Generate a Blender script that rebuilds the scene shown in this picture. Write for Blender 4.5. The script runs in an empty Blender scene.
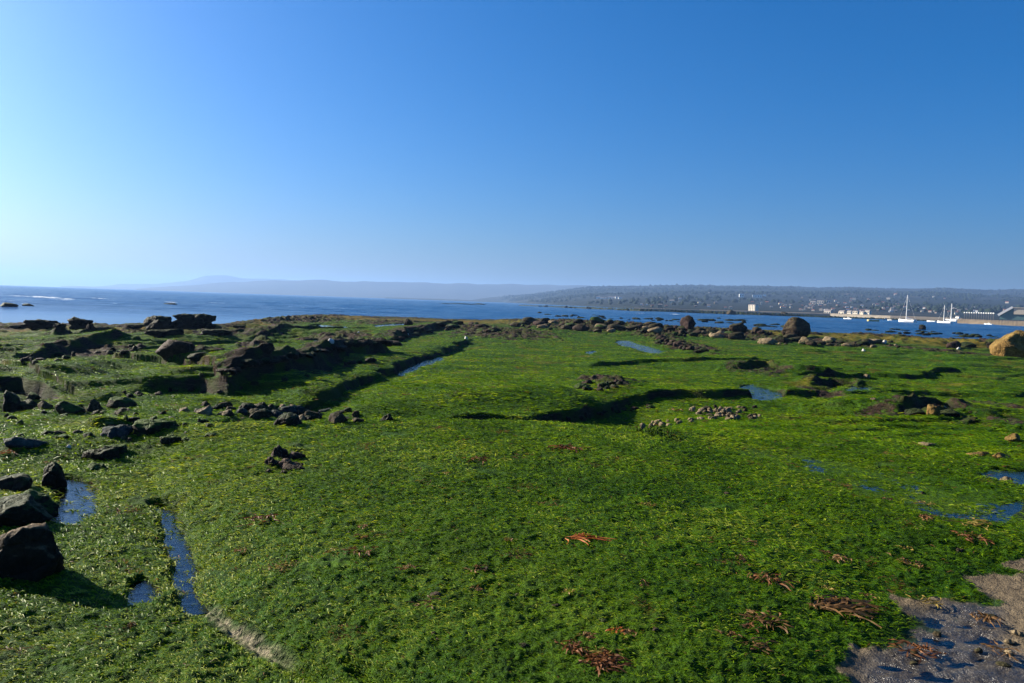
import bpy, bmesh, math, random
import numpy as np
from mathutils import Matrix, Vector, noise as mnoise

C = bpy.context.scene.collection
scene = bpy.context.scene
R = math.radians
F, W, HH = 760.0, 1024, 683
EYE = 1.70            # eye height over the near ground
SEA = -0.70           # sea level
ER = 6371000.0
SUN_AZ, SUN_EL = 64.0, 23.0      # degrees left of the view direction, above the horizon

# ------------------------------------------------------------------ camera
cd = bpy.data.cameras.new('camera'); cam = bpy.data.objects.new('camera', cd); C.objects.link(cam)
cd.sensor_width = 36.0; cd.lens = 36.0 * F / W; cd.clip_start = 0.1; cd.clip_end = 60000
pitch = math.atan(39.5 / F)
M = Matrix.Rotation(math.pi / 2 - pitch, 4, 'X') @ Matrix.Rotation(R(1.976), 4, 'Z')
M.translation = (0, 0, EYE); cam.matrix_world = M
scene.camera = cam
M3 = M.to_3x3()

def ray(px, py):
    return (M3 @ Vector(((px - W / 2) / F, -(py - HH / 2) / F, -1.0)))
def G(px, py, z):                       # pixel -> point on the level z
    d = ray(px, py); t = (z - EYE) / d.z
    return (d.x * t, d.y * t)
def hor(px): return 284.3 + 0.0345 * px
def D(px, py, z):                       # distance straight ahead
    return G(px, py, z)[1]

# ------------------------------------------------------------------ numpy noise
_tab = {}
def _perm(seed):
    if seed not in _tab:
        rs = np.random.RandomState(seed)
        p = rs.permutation(256).astype(np.int32); a = rs.rand(256) * 2 * np.pi
        _tab[seed] = (np.concatenate([p, p]), np.cos(a).astype(np.float32), np.sin(a).astype(np.float32))
    return _tab[seed]
def pn(x, y, seed=0):                   # gradient noise, about -0.7..0.7
    p, gx, gy = _perm(seed)
    xf = np.floor(x); yf = np.floor(y)
    xi = xf.astype(np.int32) & 255; yi = yf.astype(np.int32) & 255
    u = (x - xf).astype(np.float32); v = (y - yf).astype(np.float32)
    su = u * u * u * (u * (u * 6 - 15) + 10); sv = v * v * v * (v * (v * 6 - 15) + 10)
    x1 = (xi + 1) & 255; y1 = (yi + 1) & 255
    def g(a, b, du, dv):
        h = p[p[a] + b]; return gx[h] * du + gy[h] * dv
    n00 = g(xi, yi, u, v); n10 = g(x1, yi, u - 1, v); n01 = g(xi, y1, u, v - 1); n11 = g(x1, y1, u - 1, v - 1)
    a = n00 + su * (n10 - n00); b = n01 + su * (n11 - n01)
    return a + sv * (b - a)
def fbm(x, y, o=3, seed=0):
    s = 0; a = 1.0
    for i in range(o):
        s = s + a * pn(x, y, seed + i); x = x * 2.03 + 17.1; y = y * 2.03 + 5.7; a *= 0.5
    return s
def ss(a, b, x):
    t = np.clip((x - a) / (b - a), 0, 1); return t * t * (3 - 2 * t)

# ------------------------------------------------------------------ geometry of features in plan
def poly_line_sd(X, Y, pts):
    best = np.full(X.shape, 1e9, np.float32); sg = np.ones(X.shape, np.float32); cb = np.zeros(X.shape, np.float32); arc = np.zeros(X.shape, np.float32)
    lens = [math.hypot(pts[i + 1][0] - pts[i][0], pts[i + 1][1] - pts[i][1]) for i in range(len(pts) - 1)]
    tot = sum(lens); run = 0
    for i, L in enumerate(lens):
        ax, ay = pts[i]; bx, by = pts[i + 1]; ex, ey = bx - ax, by - ay
        px = X - ax; py = Y - ay
        t = np.clip((px * ex + py * ey) / (L * L + 1e-9), 0, 1)
        d2 = (px - t * ex) ** 2 + (py - t * ey) ** 2
        cv = (ex * py - ey * px) / (L + 1e-9)
        m = (d2 < best - 1e-5) | ((d2 < best + 1e-5) & (np.abs(cv) > cb))
        cb = np.where(m, np.abs(cv), cb); cr = np.where(cv >= 0, 1.0, -1.0)
        best = np.where(m, d2, best); sg = np.where(m, cr, sg); arc = np.where(m, (run + t * L) / tot, arc)
        run += L
    return sg * np.sqrt(best), arc
def polygon_sd(X, Y, pts):              # negative inside
    best = np.full(X.shape, 1e9, np.float32); ins = np.zeros(X.shape, bool)
    n = len(pts)
    for i in range(n):
        ax, ay = pts[i]; bx, by = pts[(i + 1) % n]; ex, ey = bx - ax, by - ay
        px = X - ax; py = Y - ay
        t = np.clip((px * ex + py * ey) / (ex * ex + ey * ey + 1e-9), 0, 1)
        best = np.minimum(best, (px - t * ex) ** 2 + (py - t * ey) ** 2)
        c = ((ay > Y) != (by > Y)) & (X < (bx - ax) * (Y - ay) / (by - ay + 1e-12) + ax)
        ins ^= c
    d = np.sqrt(best); return np.where(ins, -d, d)

# low scarps: (top edge in picture points, level of the edge, height, wall width, fade behind, bare rock on edge)
SCARPS = [
    ([(20, 398), (84, 397), (104, 390), (128, 384), (152, 379), (205, 377), (225, 373), (262, 363), (300, 355.5), (340, 347), (378, 342), (394, 343.5)], -0.35, [0.0, 0.03, 0.12, 0.18, 0.20, 0.25, 0.40, 0.50, 0.54, 0.55, 0.52, 0.42], 0.42, 5.0, 0.9),
    ([(388, 341), (402, 335), (416, 330.5), (440, 326), (466, 321.5)], -0.15, 0.34, 0.5, 5.0, 1.0),
    ([(180, 399), (250, 399), (300, 396), (330, 390), (352, 380), (400, 364), (420, 357), (448, 346), (475, 337)], -0.22, 0.15, 0.30, 2.5, 0.25),
    ([(8, 360), (50, 353), (75, 350.5), (100, 346), (140, 343.5)], -0.18, 0.26, 0.5, 3.0, 0.35),
    ([(55, 337), (85, 333), (112, 332.5)], -0.30, 0.22, 0.6, 2.5, 0.6),
    ([(0, 392), (30, 386), (62, 378), (110, 369), (160, 362), (215, 357)], -0.18, 0.13, 1.3, 5.0, 0.0),
    ([(395, 420), (470, 419), (530, 417), (560, 412), (600, 406), (626, 401), (660, 397.5), (700, 397), (760, 396), (840, 393)], -0.32, 0.155, 0.3, 3.0, 0.1),
    ([(345, 417), (430, 409), (520, 406), (610, 403)], -0.34, 0.22, 1.7, 7.0, 0.0),
    ([(575, 366), (600, 364.5), (640, 363), (700, 363), (780, 361)], -0.30, 0.11, 0.4, 4.0, 0.1),
    ([(735, 371), (765, 368), (800, 373), (850, 376)], -0.26, 0.17, 0.4, 2.5, 0.3),
    ([(790, 376.5), (850, 374.5), (900, 375.5), (975, 373)], -0.27, 0.15, 0.4, 4.0, 0.1),
    ([(812, 383), (830, 378), (850, 380), (862, 388)], -0.22, 0.22, 0.4, 1.2, 0.5),
    ([(895, 411), (925, 404), (955, 403), (985, 409)], -0.16, 0.22, 0.4, 1.5, 0.6),
    ([(130, 350), (160, 344), (200, 341), (250, 339)], -0.28, 0.16, 0.5, 3.0, 0.3),
    ([(240, 340), (290, 335), (330, 333), (372, 331)], -0.36, 0.16, 0.6, 3.0, 0.5),
    ([(80, 425), (120, 421), (170, 416), (215, 417)], -0.12, 0.14, 0.4, 1.5, 0.1),
    ([(870, 392), (930, 388), (1000, 392), (1040, 392)], -0.25, 0.10, 0.4, 2.5, 0.1),
]
SC = []
for pts, z, h, w, L, rk in SCARPS:
    if isinstance(h, list):
        P = [G(px, py, z + hh) for (px, py), hh in zip(pts, h)]
    else:
        if w < 1: h *= 1.25; w = min(w, max(0.22, 1.0 * h))
        P = [G(px, py, z) for px, py in pts]
    if isinstance(h, list):
        cl = [0.0]
        for i in range(len(P) - 1): cl.append(cl[-1] + math.hypot(P[i + 1][0] - P[i][0], P[i + 1][1] - P[i][1]))
        h = ([c / cl[-1] for c in cl], h)
    xs = [p[0] for p in P]; ys = [p[1] for p in P]; m = L * 3 + 1
    SC.append((P, h, w, L, rk, (min(xs) - m, max(xs) + m, min(ys) - m, max(ys) + m)))

# channels and pits: (points, level, depth, half width)
CHAN = [
    ([(290, 412), (330, 404), (360, 390), (405, 370), (432, 358), (470, 345)], -0.40, 0.20, 0.55),
    ([(186, 592), (205, 612), (252, 642), (330, 684)], -0.18, 0.06, 0.06),
    ([(152, 508), (170, 512), (172, 530), (183, 560), (186, 592)], -0.18, 0.02, 0.14),
    ([(0, 403), (60, 408), (120, 408)], -0.35, 0.08, 0.7),
    ([(556, 425), (605, 422), (640, 418)], -0.45, 0.20, 0.9),
    ([(612, 414), (640, 406)], -0.42, 0.18, 0.8),
    ([(720, 384), (760, 394)], -0.36, 0.10, 0.7),
    ([(350, 640), (390, 660), (440, 684)], -0.03, 0.05, 0.05),
]
CH = []
for pts, z, dep, hw in CHAN:
    P = [G(px, py, z) for px, py in pts]
    xs = [p[0] for p in P]; ys = [p[1] for p in P]; m = hw * 3 + 0.5
    CH.append((P, dep, hw, (min(xs) - m, max(xs) + m, min(ys) - m, max(ys) + m)))

# rough rocky patches: (px, py, half width px, half depth px, level, bump height)
ROUGH = [
    (505, 334, 48, 6, -0.45, 0.22), (470, 328, 26, 4, -0.45, 0.2), (684, 347, 24, 5, -0.40, 0.26), (655, 337, 20, 4, -0.45, 0.25),
    (600, 385, 26, 5, -0.33, 0.20), (932, 414, 30, 6, -0.27, 0.2), (830, 392, 22, 7, -0.30, 0.16),
    (570, 326, 55, 5, -0.55, 0.35), (640, 331, 40, 4, -0.5, 0.3), (720, 335, 45, 4, -0.5, 0.25), (820, 343, 40, 4, -0.5, 0.2),
    (940, 352, 50, 4, -0.45, 0.15), (300, 322, 40, 4, -0.55, 0.25), (400, 324, 40, 4, -0.5, 0.2), (330, 340, 40, 5, -0.3, 0.16),
    (258, 347, 18, 4, -0.25, 0.22), (182, 355, 28, 6, -0.22, 0.2), (180, 332, 45, 5, -0.5, 0.25), (95, 354, 40, 5, -0.3, 0.12), (250, 336, 40, 4, -0.45, 0.16),
    (130, 438, 40, 8, -0.15, 0.06), (282, 456, 16, 10, 0.0, 0.06), (985, 430, 40, 12, -0.2, 0.10), (700, 416, 50, 6, -0.3, 0.05),
    (760, 372, 36, 5, -0.3, 0.10), (1000, 402, 30, 8, -0.25, 0.12), (880, 415, 30, 5, -0.25, 0.1),
]
RG = []
for px, py, rx, ry, z, b in ROUGH:
    cx, cy = G(px, py, z); n = G(px, py + ry, z)[1]; f_ = G(px, py - ry, z)[1]
    RG.append((cx, cy, rx * cy / F, max(0.3, (f_ - n) / 2), b))

PXK = np.array([-300, 0, 60, 130, 215, 240, 265, 300, 340, 400, 440, 500, 560, 620, 680, 760, 820, 880, 940, 1000, 1060, 1400], float)
PYK = np.array([340, 331.5, 330, 330, 329, 327, 324.5, 318.8, 318, 319.5, 321, 322.5, 326, 329, 333, 335.5, 337.5, 340, 344, 347, 351, 380], float)
DK = np.array([D(a, b, -0.62) for a, b in zip(PXK, PYK)])
CXK = np.array([-200, 60, 130, 180, 250, 340, 420, 500, 560, 620, 650, 720, 1200], float)
CYK = np.array([450, 445, 434, 426, 424.5, 424.5, 422.5, 424, 427, 433, 434, 432, 440], float)
CK = np.array([D(a, b, 0.05) for a, b in zip(CXK, CYK)])
CWK = np.array([6, 6, 3, 1.3, 1.1, 1.1, 1.1, 1.1, 1.1, 1.0, 1.4, 5, 9], float)

CRACK = [G(px, py, -0.15) for px, py in [(150, 440), (152, 475), (162, 506), (184, 560), (200, 612), (252, 645), (330, 684), (430, 770)]]
def h_base(x, y):
    q = np.maximum(y, np.abs(x) / 1.1); q = np.maximum(q, 0.3)
    px = 512 + F * np.clip(x / q, -1.1, 1.1)
    d = np.interp(px, PXK, DK); s = q / d
    c = np.interp(px, CXK, CK); w = np.interp(px, CXK, CWK)
    far = -0.38 - 0.06 * ss(17, 12, q) - 0.22 * ss(0.45, 1.0, s) - 0.75 * ss(1.0, 1.4, s) - 4 * ss(1.3, 2.5, s)
    near = 0.0 - 0.03 * ss(170, 60, px) * ss(4.2, 6, q) - 0.04 * ss(820, 1000, px) * ss(9, 5, q) - 0.10 * ss(690, 900, px) * ss(7, 4.2, q)
    near = near + 0.10 * ss(5, 9.5, q) * ss(130, 260, px) * ss(760, 640, px)
    sd, arc = poly_line_sd(x, y, CRACK)
    dome = np.where(sd > 0, -0.21 * np.exp(-np.maximum(sd, 0) / 0.75), -0.21 + 0.10 * (1 - np.exp(np.minimum(sd, 0) / 0.8)))
    near = near + dome * ss(0.0, 0.12, arc) * ss(10, 8, q)
    t = ss(0.0, 1.0, (q - (c - 0.1 * w)) / w)
    return near * (1 - t) + far * t, s, px, q

def box_sel(x, y, b):
    return np.nonzero((x > b[0]) & (x < b[1]) & (y > b[2]) & (y < b[3]))[0]

def terrain_dry(x, y):
    x = np.asarray(x, np.float32); y = np.asarray(y, np.float32)
    r = np.hypot(x, y)
    wa = np.clip((r - 6) * 0.03, 0, 0.4)
    xw = x + wa * fbm(x * 0.7, y * 0.7, 2, 11); yw = y + wa * 1.3 * fbm(x * 0.7 + 40, y * 0.7, 2, 15)
    z, s, px, q = h_base(x, y)
    rock = np.zeros_like(x)
    for P, h, w, L, rk, b in SC:
        i = box_sel(x, y, b)
        if len(i) == 0: continue
        sd, arc = poly_line_sd(xw[i], yw[i], P)
        e = ss(0.0, 0.14, arc) * ss(1.0, 0.86, arc)
        if isinstance(h, tuple): hv = np.interp(arc, h[0], h[1]); e = ss(0.0, 0.05, arc) * ss(1.0, 0.96, arc); rk = rk * ss(0.36, 0.52, hv)
        else: hv = h
        a = hv * e * ss(-w / 2, w / 2, sd) * np.exp(-np.maximum(sd, 0) / L)
        z[i] += a
        if np.any(rk): rock[i] = np.maximum(rock[i], rk * e * ss(-w * 1.2, -w * 0.2, sd) * ss(0.9 + w, 0.25, sd + 0.5 * pn(x[i] * 1.5, y[i] * 1.5, 44)))
    for P, dep, hw, b in CH:
        i = box_sel(x, y, b)
        if len(i) == 0: continue
        sd, arc = poly_line_sd(xw[i], yw[i], P)
        z[i] -= dep * np.exp(-(sd / hw) ** 2) * (0.6 + 0.4 * ss(0, 0.1, arc) * ss(1, 0.9, arc))
    for cx, cy, rx, ry, bmp in RG:
        i = box_sel(x, y, (cx - 2 * rx, cx + 2 * rx, cy - 2 * ry, cy + 2 * ry))
        if len(i) == 0: continue
        g = np.exp(-((xw[i] - cx) / rx) ** 2 - ((yw[i] - cy) / ry) ** 2)
        n = 1 - 2.2 * np.abs(fbm(x[i] * 1.1, y[i] * 0.9, 3, 31))
        z[i] += bmp * g * n
        rock[i] = np.maximum(rock[i], ss(0.25, 0.6, g + 0.55 * fbm(x[i] * 1.3, y[i] * 1.0, 2, 37)) * min(1, bmp * 6))
    T = fbm(x * 0.15 + 7, y * 0.26, 3, 57); tm = ss(10.5, 14, r) * np.maximum(np.maximum(ss(400, 330, px), 0.75 * ss(740, 830, px)), 0.12)
    z = z + 0.11 * tm * (ss(0.0, 0.09, T) + ss(0.24, 0.33, T) + ss(-0.30, -0.21, T) - 1.4)
    # broad unevenness growing with distance
    z = z + 0.05 * ss(9, 22, r) * fbm(x * 0.22, y * 0.22, 3, 3)
    z = z + 0.03 * fbm(x * 0.5, y * 0.5, 2, 7) * ss(2.5, 5, r)
    # the reef edge and the rocks awash beyond it
    e = ss(0.8, 0.97, s) * ss(1.5, 1.05, s)
    rr = 1 - 2.0 * np.abs(fbm(x * 0.33, y * 0.2, 3, 51))
    z = z + 0.32 * e * rr * ss(480, 540, px) + 0.12 * e * rr
    rock = np.maximum(rock, ss(0.95, 1.02, s + 0.07 * fbm(x * 0.2, y * 0.2, 3, 53)))
    return z, rock, s, px, q

def ribbon(c):
    return [(x + w, y) for x, y, w in c] + [(x - w, y) for x, y, w in c[::-1]]
STREAM = ribbon([(161, 506, 4), (168, 511, 7), (170, 520, 4), (174, 532, 3), (177, 544, 4.5), (184, 557, 3), (187, 570, 4), (184, 582, 5), (183, 593, 4), (190, 603, 5), (199, 612, 2)])
# tide pools: outline in the picture, level used to place it, depth
POOLS = [
    ('blue pool beside the dark boulders at the left edge', [(50, 486), (66, 480), (84, 483), (92, 496), (90, 516), (74, 526), (58, 522), (52, 508), (66, 502), (56, 494)], -0.10, 0.05),
    ('narrow stream of water running down the crack in the green slab', STREAM, -0.05, 0.04),
    ('small blue puddle in the shadow of the tan topped boulder', [(131, 586), (142, 581), (156, 588), (157, 598), (146, 606), (132, 608), (129, 598)], -0.05, 0.05),
    ('pale pool behind the row of dark stones at the left edge', [(0, 392), (20, 392), (46, 398), (56, 401), (50, 404), (20, 402), (0, 400)], -0.34, 0.06),
    ('small bright puddle between the stones at the left', [(77, 411), (86, 409), (88, 413), (80, 415)], -0.42, 0.05),
    ('shaded strip of water in the channel below the long ledge', [(396, 373), (410, 366), (426, 360), (440, 357), (442, 360), (428, 366), (416, 372), (402, 378)], -0.48, 0.05),
    ('pale pool on the far reef left of the middle', [(308, 325.5), (322, 325), (350, 326.8), (356, 329), (340, 331.5), (322, 332), (312, 329)], -0.52, 0.06),
    ('thin bright pool just behind the long ledge', [(306, 341), (318, 340), (330, 341), (328, 343.5), (312, 344)], -0.34, 0.05),
    ('thin strip of pale water near the far reef edge', [(375, 325.5), (392, 324), (408, 323.5), (408, 326), (390, 327), (376, 327.5)], -0.50, 0.06),
    ('long pale strip of water on the flat green slab', [(617, 341), (628, 340.5), (640, 345), (654, 348), (664, 352), (658, 354.5), (644, 352.5), (630, 348), (620, 345)], -0.38, 0.05),
    ('tiny pale puddle on the flat green slab', [(586, 352), (594, 351), (598, 352.5), (592, 354.5), (586, 354)], -0.36, 0.04),
    ('blue pool in a hollow on the right of the slab', [(741, 387), (750, 384.5), (762, 388), (776, 391), (786, 397), (770, 401), (757, 400.5), (746, 394)], -0.42, 0.06),
    ('thin pale puddle on the green flat at the right', [(846, 388), (866, 386), (882, 388), (870, 391), (850, 391.5)], -0.38, 0.04),
    ('thin pool among the rubble of the right reef edge', [(704, 327), (722, 326), (746, 328.5), (742, 330.5), (720, 330), (706, 329)], -0.6, 0.05),
    ('small puddle beside the brown rock patch at the right', [(933, 406), (945, 405), (960, 409), (950, 412), (938, 410)], -0.33, 0.05),
    ('small bright puddle in the shade of the brown rock patch', [(970, 426), (982, 423), (984, 427), (974, 430)], -0.25, 0.05),
    ('deep blue pool cut by the right edge of the picture', [(982, 473), (1000, 470), (1030, 472), (1060, 478), (1050, 490), (1024, 489), (1000, 482), (986, 478)], -0.14, 0.06),
    ('second blue pool cut by the right edge, below the deep one', [(1012, 512), (1024, 506), (1060, 506), (1060, 530), (1028, 530), (1014, 522)], -0.10, 0.06),
    ('shallow film of water shining through the green algae at the right', [(740, 452), (800, 456), (860, 470), (930, 480), (1000, 492), (1020, 504), (1000, 522), (940, 516), (880, 500), (820, 478), (760, 462)], -0.05, 0.0),
    ('wet pool over dark sand in the bottom right corner', [(872, 690), (866, 668), (900, 640), (926, 616), (962, 606), (992, 604), (1000, 626), (992, 640), (1024, 664), (1090, 690), (1060, 760), (860, 760)], -0.10, 0.02),
]
PL = []
for label, pts, z, dep in POOLS:
    for _ in range(3):                  # settle the level on the ground it lies in
        P = [G(px, py, z) for px, py in pts]
        hx = np.array([p[0] for p in P]); hy = np.array([p[1] for p in P])
        hz = terrain_dry(hx, hy)[0]
        z = float(np.median(hz) if dep < 0.05 else np.percentile(hz, 35)) - (0.012 if dep > 0 else 0.0)
    P = [G(px, py, z) for px, py in pts]
    xs = [p[0] for p in P]; ys = [p[1] for p in P]
    PL.append((label, P, z, dep, (min(xs) - 3, max(xs) + 3, min(ys) - 3, max(ys) + 3), math.sqrt((max(xs) - min(xs)) * (max(ys) - min(ys)))))
SAND = [G(px, py, -0.1) for px, py in [(1024, 566), (1000, 584), (962, 598), (926, 610), (894, 638), (858, 664), (800, 700), (760, 760), (1400, 760), (1200, 590)]]
FILM = 18; SANDPOOL = 19

LAST = {}
def terrain(x, y):
    z, rock, s, px, q = terrain_dry(x, y)
    LAST['pz'] = np.full(z.shape, -9, np.float32)
    wet = np.zeros_like(z); pool = np.zeros_like(z); film = np.zeros_like(z)
    xj = x + 0.05 * pn(x * 4, y * 4, 71) + 0.16 * np.clip((q - 5) / 15, 0, 1) * pn(x * 1.5, y * 1.5, 72)
    yj = y + 0.05 * pn(x * 4 + 9, y * 4, 73) + 0.3 * np.clip((q - 5) / 15, 0, 1) * pn(x * 1.5 + 5, y * 1.5, 74)
    for k, (label, P, zp, dep, b, size) in enumerate(PL):
        i = box_sel(x, y, b)
        if len(i) == 0: continue
        sd = polygon_sd(xj[i], yj[i], P)
        if k == FILM:
            m = ss(0.5, -0.4, sd)
            zz = z[i]; tgt = zp - 0.001 + 0.013 * fbm(x[i] * 2.2, y[i] * 1.2, 2, 77)
            z[i] = zz * (1 - m) + tgt * m
            m2 = ss(1.3, 0.35, sd); z[i] = np.maximum(z[i], zp + 0.008) * m2 + z[i] * (1 - m2); z[i] = np.where(m > 0.5, zz * (1 - m) + tgt * m, z[i])
            film[i] = np.maximum(film[i], m)
            continue
        wd = min(0.18, 0.03 + 0.08 * size)
        m = ss(wd * 0.7, -wd * 0.4, sd)
        ring = ss(3 * wd, wd, sd) * (1 - m)
        zz = z[i]
        zz = np.where(sd < 3 * wd, np.maximum(zz, zp + 0.012) * ring + zz * (1 - ring), zz)
        bot = zp - dep - 0.01 + 0.02 * fbm(x[i] * 3, y[i] * 3, 2, 79)
        if k == SANDPOOL: bot = zp + 0.004 + 0.028 * fbm(x[i] * 2.6, y[i] * 5.5, 4, 80)
        z[i] = zz * (1 - m) + bot * m
        pool[i] = np.maximum(pool[i], m)
        LAST['pz'][i] = np.where(m > 0.6, zp, LAST['pz'][i])
        wet[i] = np.maximum(wet[i], ss(4 * wd, 0, sd))
        rock[i] *= 1 - 0.6 * m
    sd = polygon_sd(xj, yj, SAND) + 0.35 * fbm(x * 2.2, y * 2.2, 3, 81)
    sand = ss(0.12, -0.12, sd)
    return z, rock, s, px, q, pool, film, sand

def detail(x, y, r, rock, sand, pool, s):
    a = 1 - 0.75 * np.maximum(sand, pool)
    far = ss(10, 35, r)
    d = 0.022 * (1 + 0.8 * far) * fbm(x * 0.9, y * 0.9, 2, 91) * a
    n = np.abs(pn(x * 2.6, y * 2.6, 95)); d = d + (0.045 - 0.13 * n) * 0.26 * (1 + 0.9 * far) * a
    n = np.abs(pn(x * 7.5 + 3 * d, y * 7.5, 97)); d = d + (0.4 - n) * 0.032 * ss(26, 10, r) * a
    d = d + 0.016 * pn(x * 17, y * 17, 99) * ss(13, 5, r) * a
    d = d + 0.010 * pn(x * 38, y * 38, 100) * ss(7, 3, r) * a
    rk = 0.10 * np.abs(fbm(x * 1.7, y * 1.7, 3, 103)) + 0.05 * np.abs(pn(x * 5, y * 5, 107))
    return d + rk * rock

def h_full(x, y, shape=None):
    z, rock, s, px, q, pool, film, sand = terrain(x, y)
    r = np.hypot(x, y)
    f = np.where(film > 0, 1 - 0.75 * film, 1)
    if shape:                           # the small relief fades on steep walls
        Z = z.reshape(shape); X = x.reshape(shape); Y = y.reshape(shape); RR_ = r.reshape(shape)
        dr = np.gradient(Z, axis=0) / np.maximum(np.gradient(RR_, axis=0), 1e-3)
        dt = np.gradient(Z, axis=1) / np.maximum(np.hypot(np.gradient(X, axis=1), np.gradient(Y, axis=1)), 1e-3)
        f = f * (1 - 0.88 * ss(0.35, 0.8, np.hypot(dr, dt).ravel()))
    return z + detail(x, y, r, rock, sand, pool, s) * f, rock, s, px, q, pool, film, sand

def hit(px, py, lo=1.2, hi=140, dz=0.0):        # first point of the ground seen at a picture point
    d = ray(px, py); y = np.exp(np.linspace(math.log(lo), math.log(hi), 2500)).astype(np.float32)
    t = y / d.y; x = d.x * t; z = EYE + d.z * t
    g = np.maximum(terrain(x, y)[0], SEA)
    k = np.nonzero(z <= g + dz)[0]
    k = k[0] if len(k) else len(y) - 1
    return float(x[k]), float(y[k]), float(g[k])

# ------------------------------------------------------------------ object helpers
def tag(o, label=None, cat=None, group=None, kind=None):
    if label: o['label'] = label
    if cat: o['category'] = cat
    if group: o['group'] = group
    if kind: o['kind'] = kind
    return o
def link(name, me, mat=None, parent=None):
    o = bpy.data.objects.new(name, me); C.objects.link(o)
    if mat is not None:
        for m in (mat if isinstance(mat, (list, tuple)) else [mat]): me.materials.append(m)
    if parent: o.parent = parent
    return o
def np_mesh(name, co, quads=None, tris=None, smooth=True, attrs=None):
    me = bpy.data.meshes.new(name); co = np.ascontiguousarray(co, np.float32)
    me.vertices.add(len(co)); me.vertices.foreach_set('co', co.ravel())
    nq = 0 if quads is None else len(quads); nt = 0 if tris is None else len(tris)
    idx = []; st = []
    if nq: idx.append(np.asarray(quads, np.int32).ravel()); st.append(np.arange(nq, dtype=np.int32) * 4)
    if nt: idx.append(np.asarray(tris, np.int32).ravel()); st.append(nq * 4 + np.arange(nt, dtype=np.int32) * 3)
    idx = np.concatenate(idx); st = np.concatenate(st)
    me.loops.add(len(idx)); me.loops.foreach_set('vertex_index', idx)
    me.polygons.add(nq + nt); me.polygons.foreach_set('loop_start', st)
    if smooth: me.polygons.foreach_set('use_smooth', np.ones(nq + nt, bool))
    for k, v in (attrs or {}).items():
        a = me.attributes.new(k, 'FLOAT', 'POINT'); a.data.foreach_set('value', np.ascontiguousarray(v, np.float32))
    me.update(calc_edges=True); return me
def grid_quads(nr, nc, wrap=False):
    i = np.arange(nr - 1)[:, None] * nc; j = np.arange(nc if wrap else nc - 1)[None, :]; j2 = (j + 1) % nc
    return np.stack([i + j, i + j2, i + nc + j2, i + nc + j], -1).reshape(-1, 4)
def bm_mesh(name, bm, smooth=False):
    me = bpy.data.meshes.new(name)
    if smooth:
        for f in bm.faces: f.smooth = True
    bm.to_mesh(me); bm.free(); return me
def box(bm, c, s, mi=0):
    r = bmesh.ops.create_cube(bm, size=1.0)
    bmesh.ops.scale(bm, vec=s, verts=r['verts']); bmesh.ops.translate(bm, vec=c, verts=r['verts'])
    for f in {f for v in r['verts'] for f in v.link_faces}: f.material_index = mi
    return r['verts']
def rod(bm, a, b, r0, r1, n=8, mi=0):
    a = Vector(a); b = Vector(b); d = b - a
    r = bmesh.ops.create_cone(bm, cap_ends=True, segments=n, radius1=r0, radius2=r1, depth=d.length)
    q = d.to_track_quat('Z', 'Y').to_matrix().to_4x4(); q.translation = (a + b) / 2
    bmesh.ops.transform(bm, matrix=q, verts=r['verts'])
    for f in {f for v in r['verts'] for f in v.link_faces}: f.material_index = mi

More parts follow.
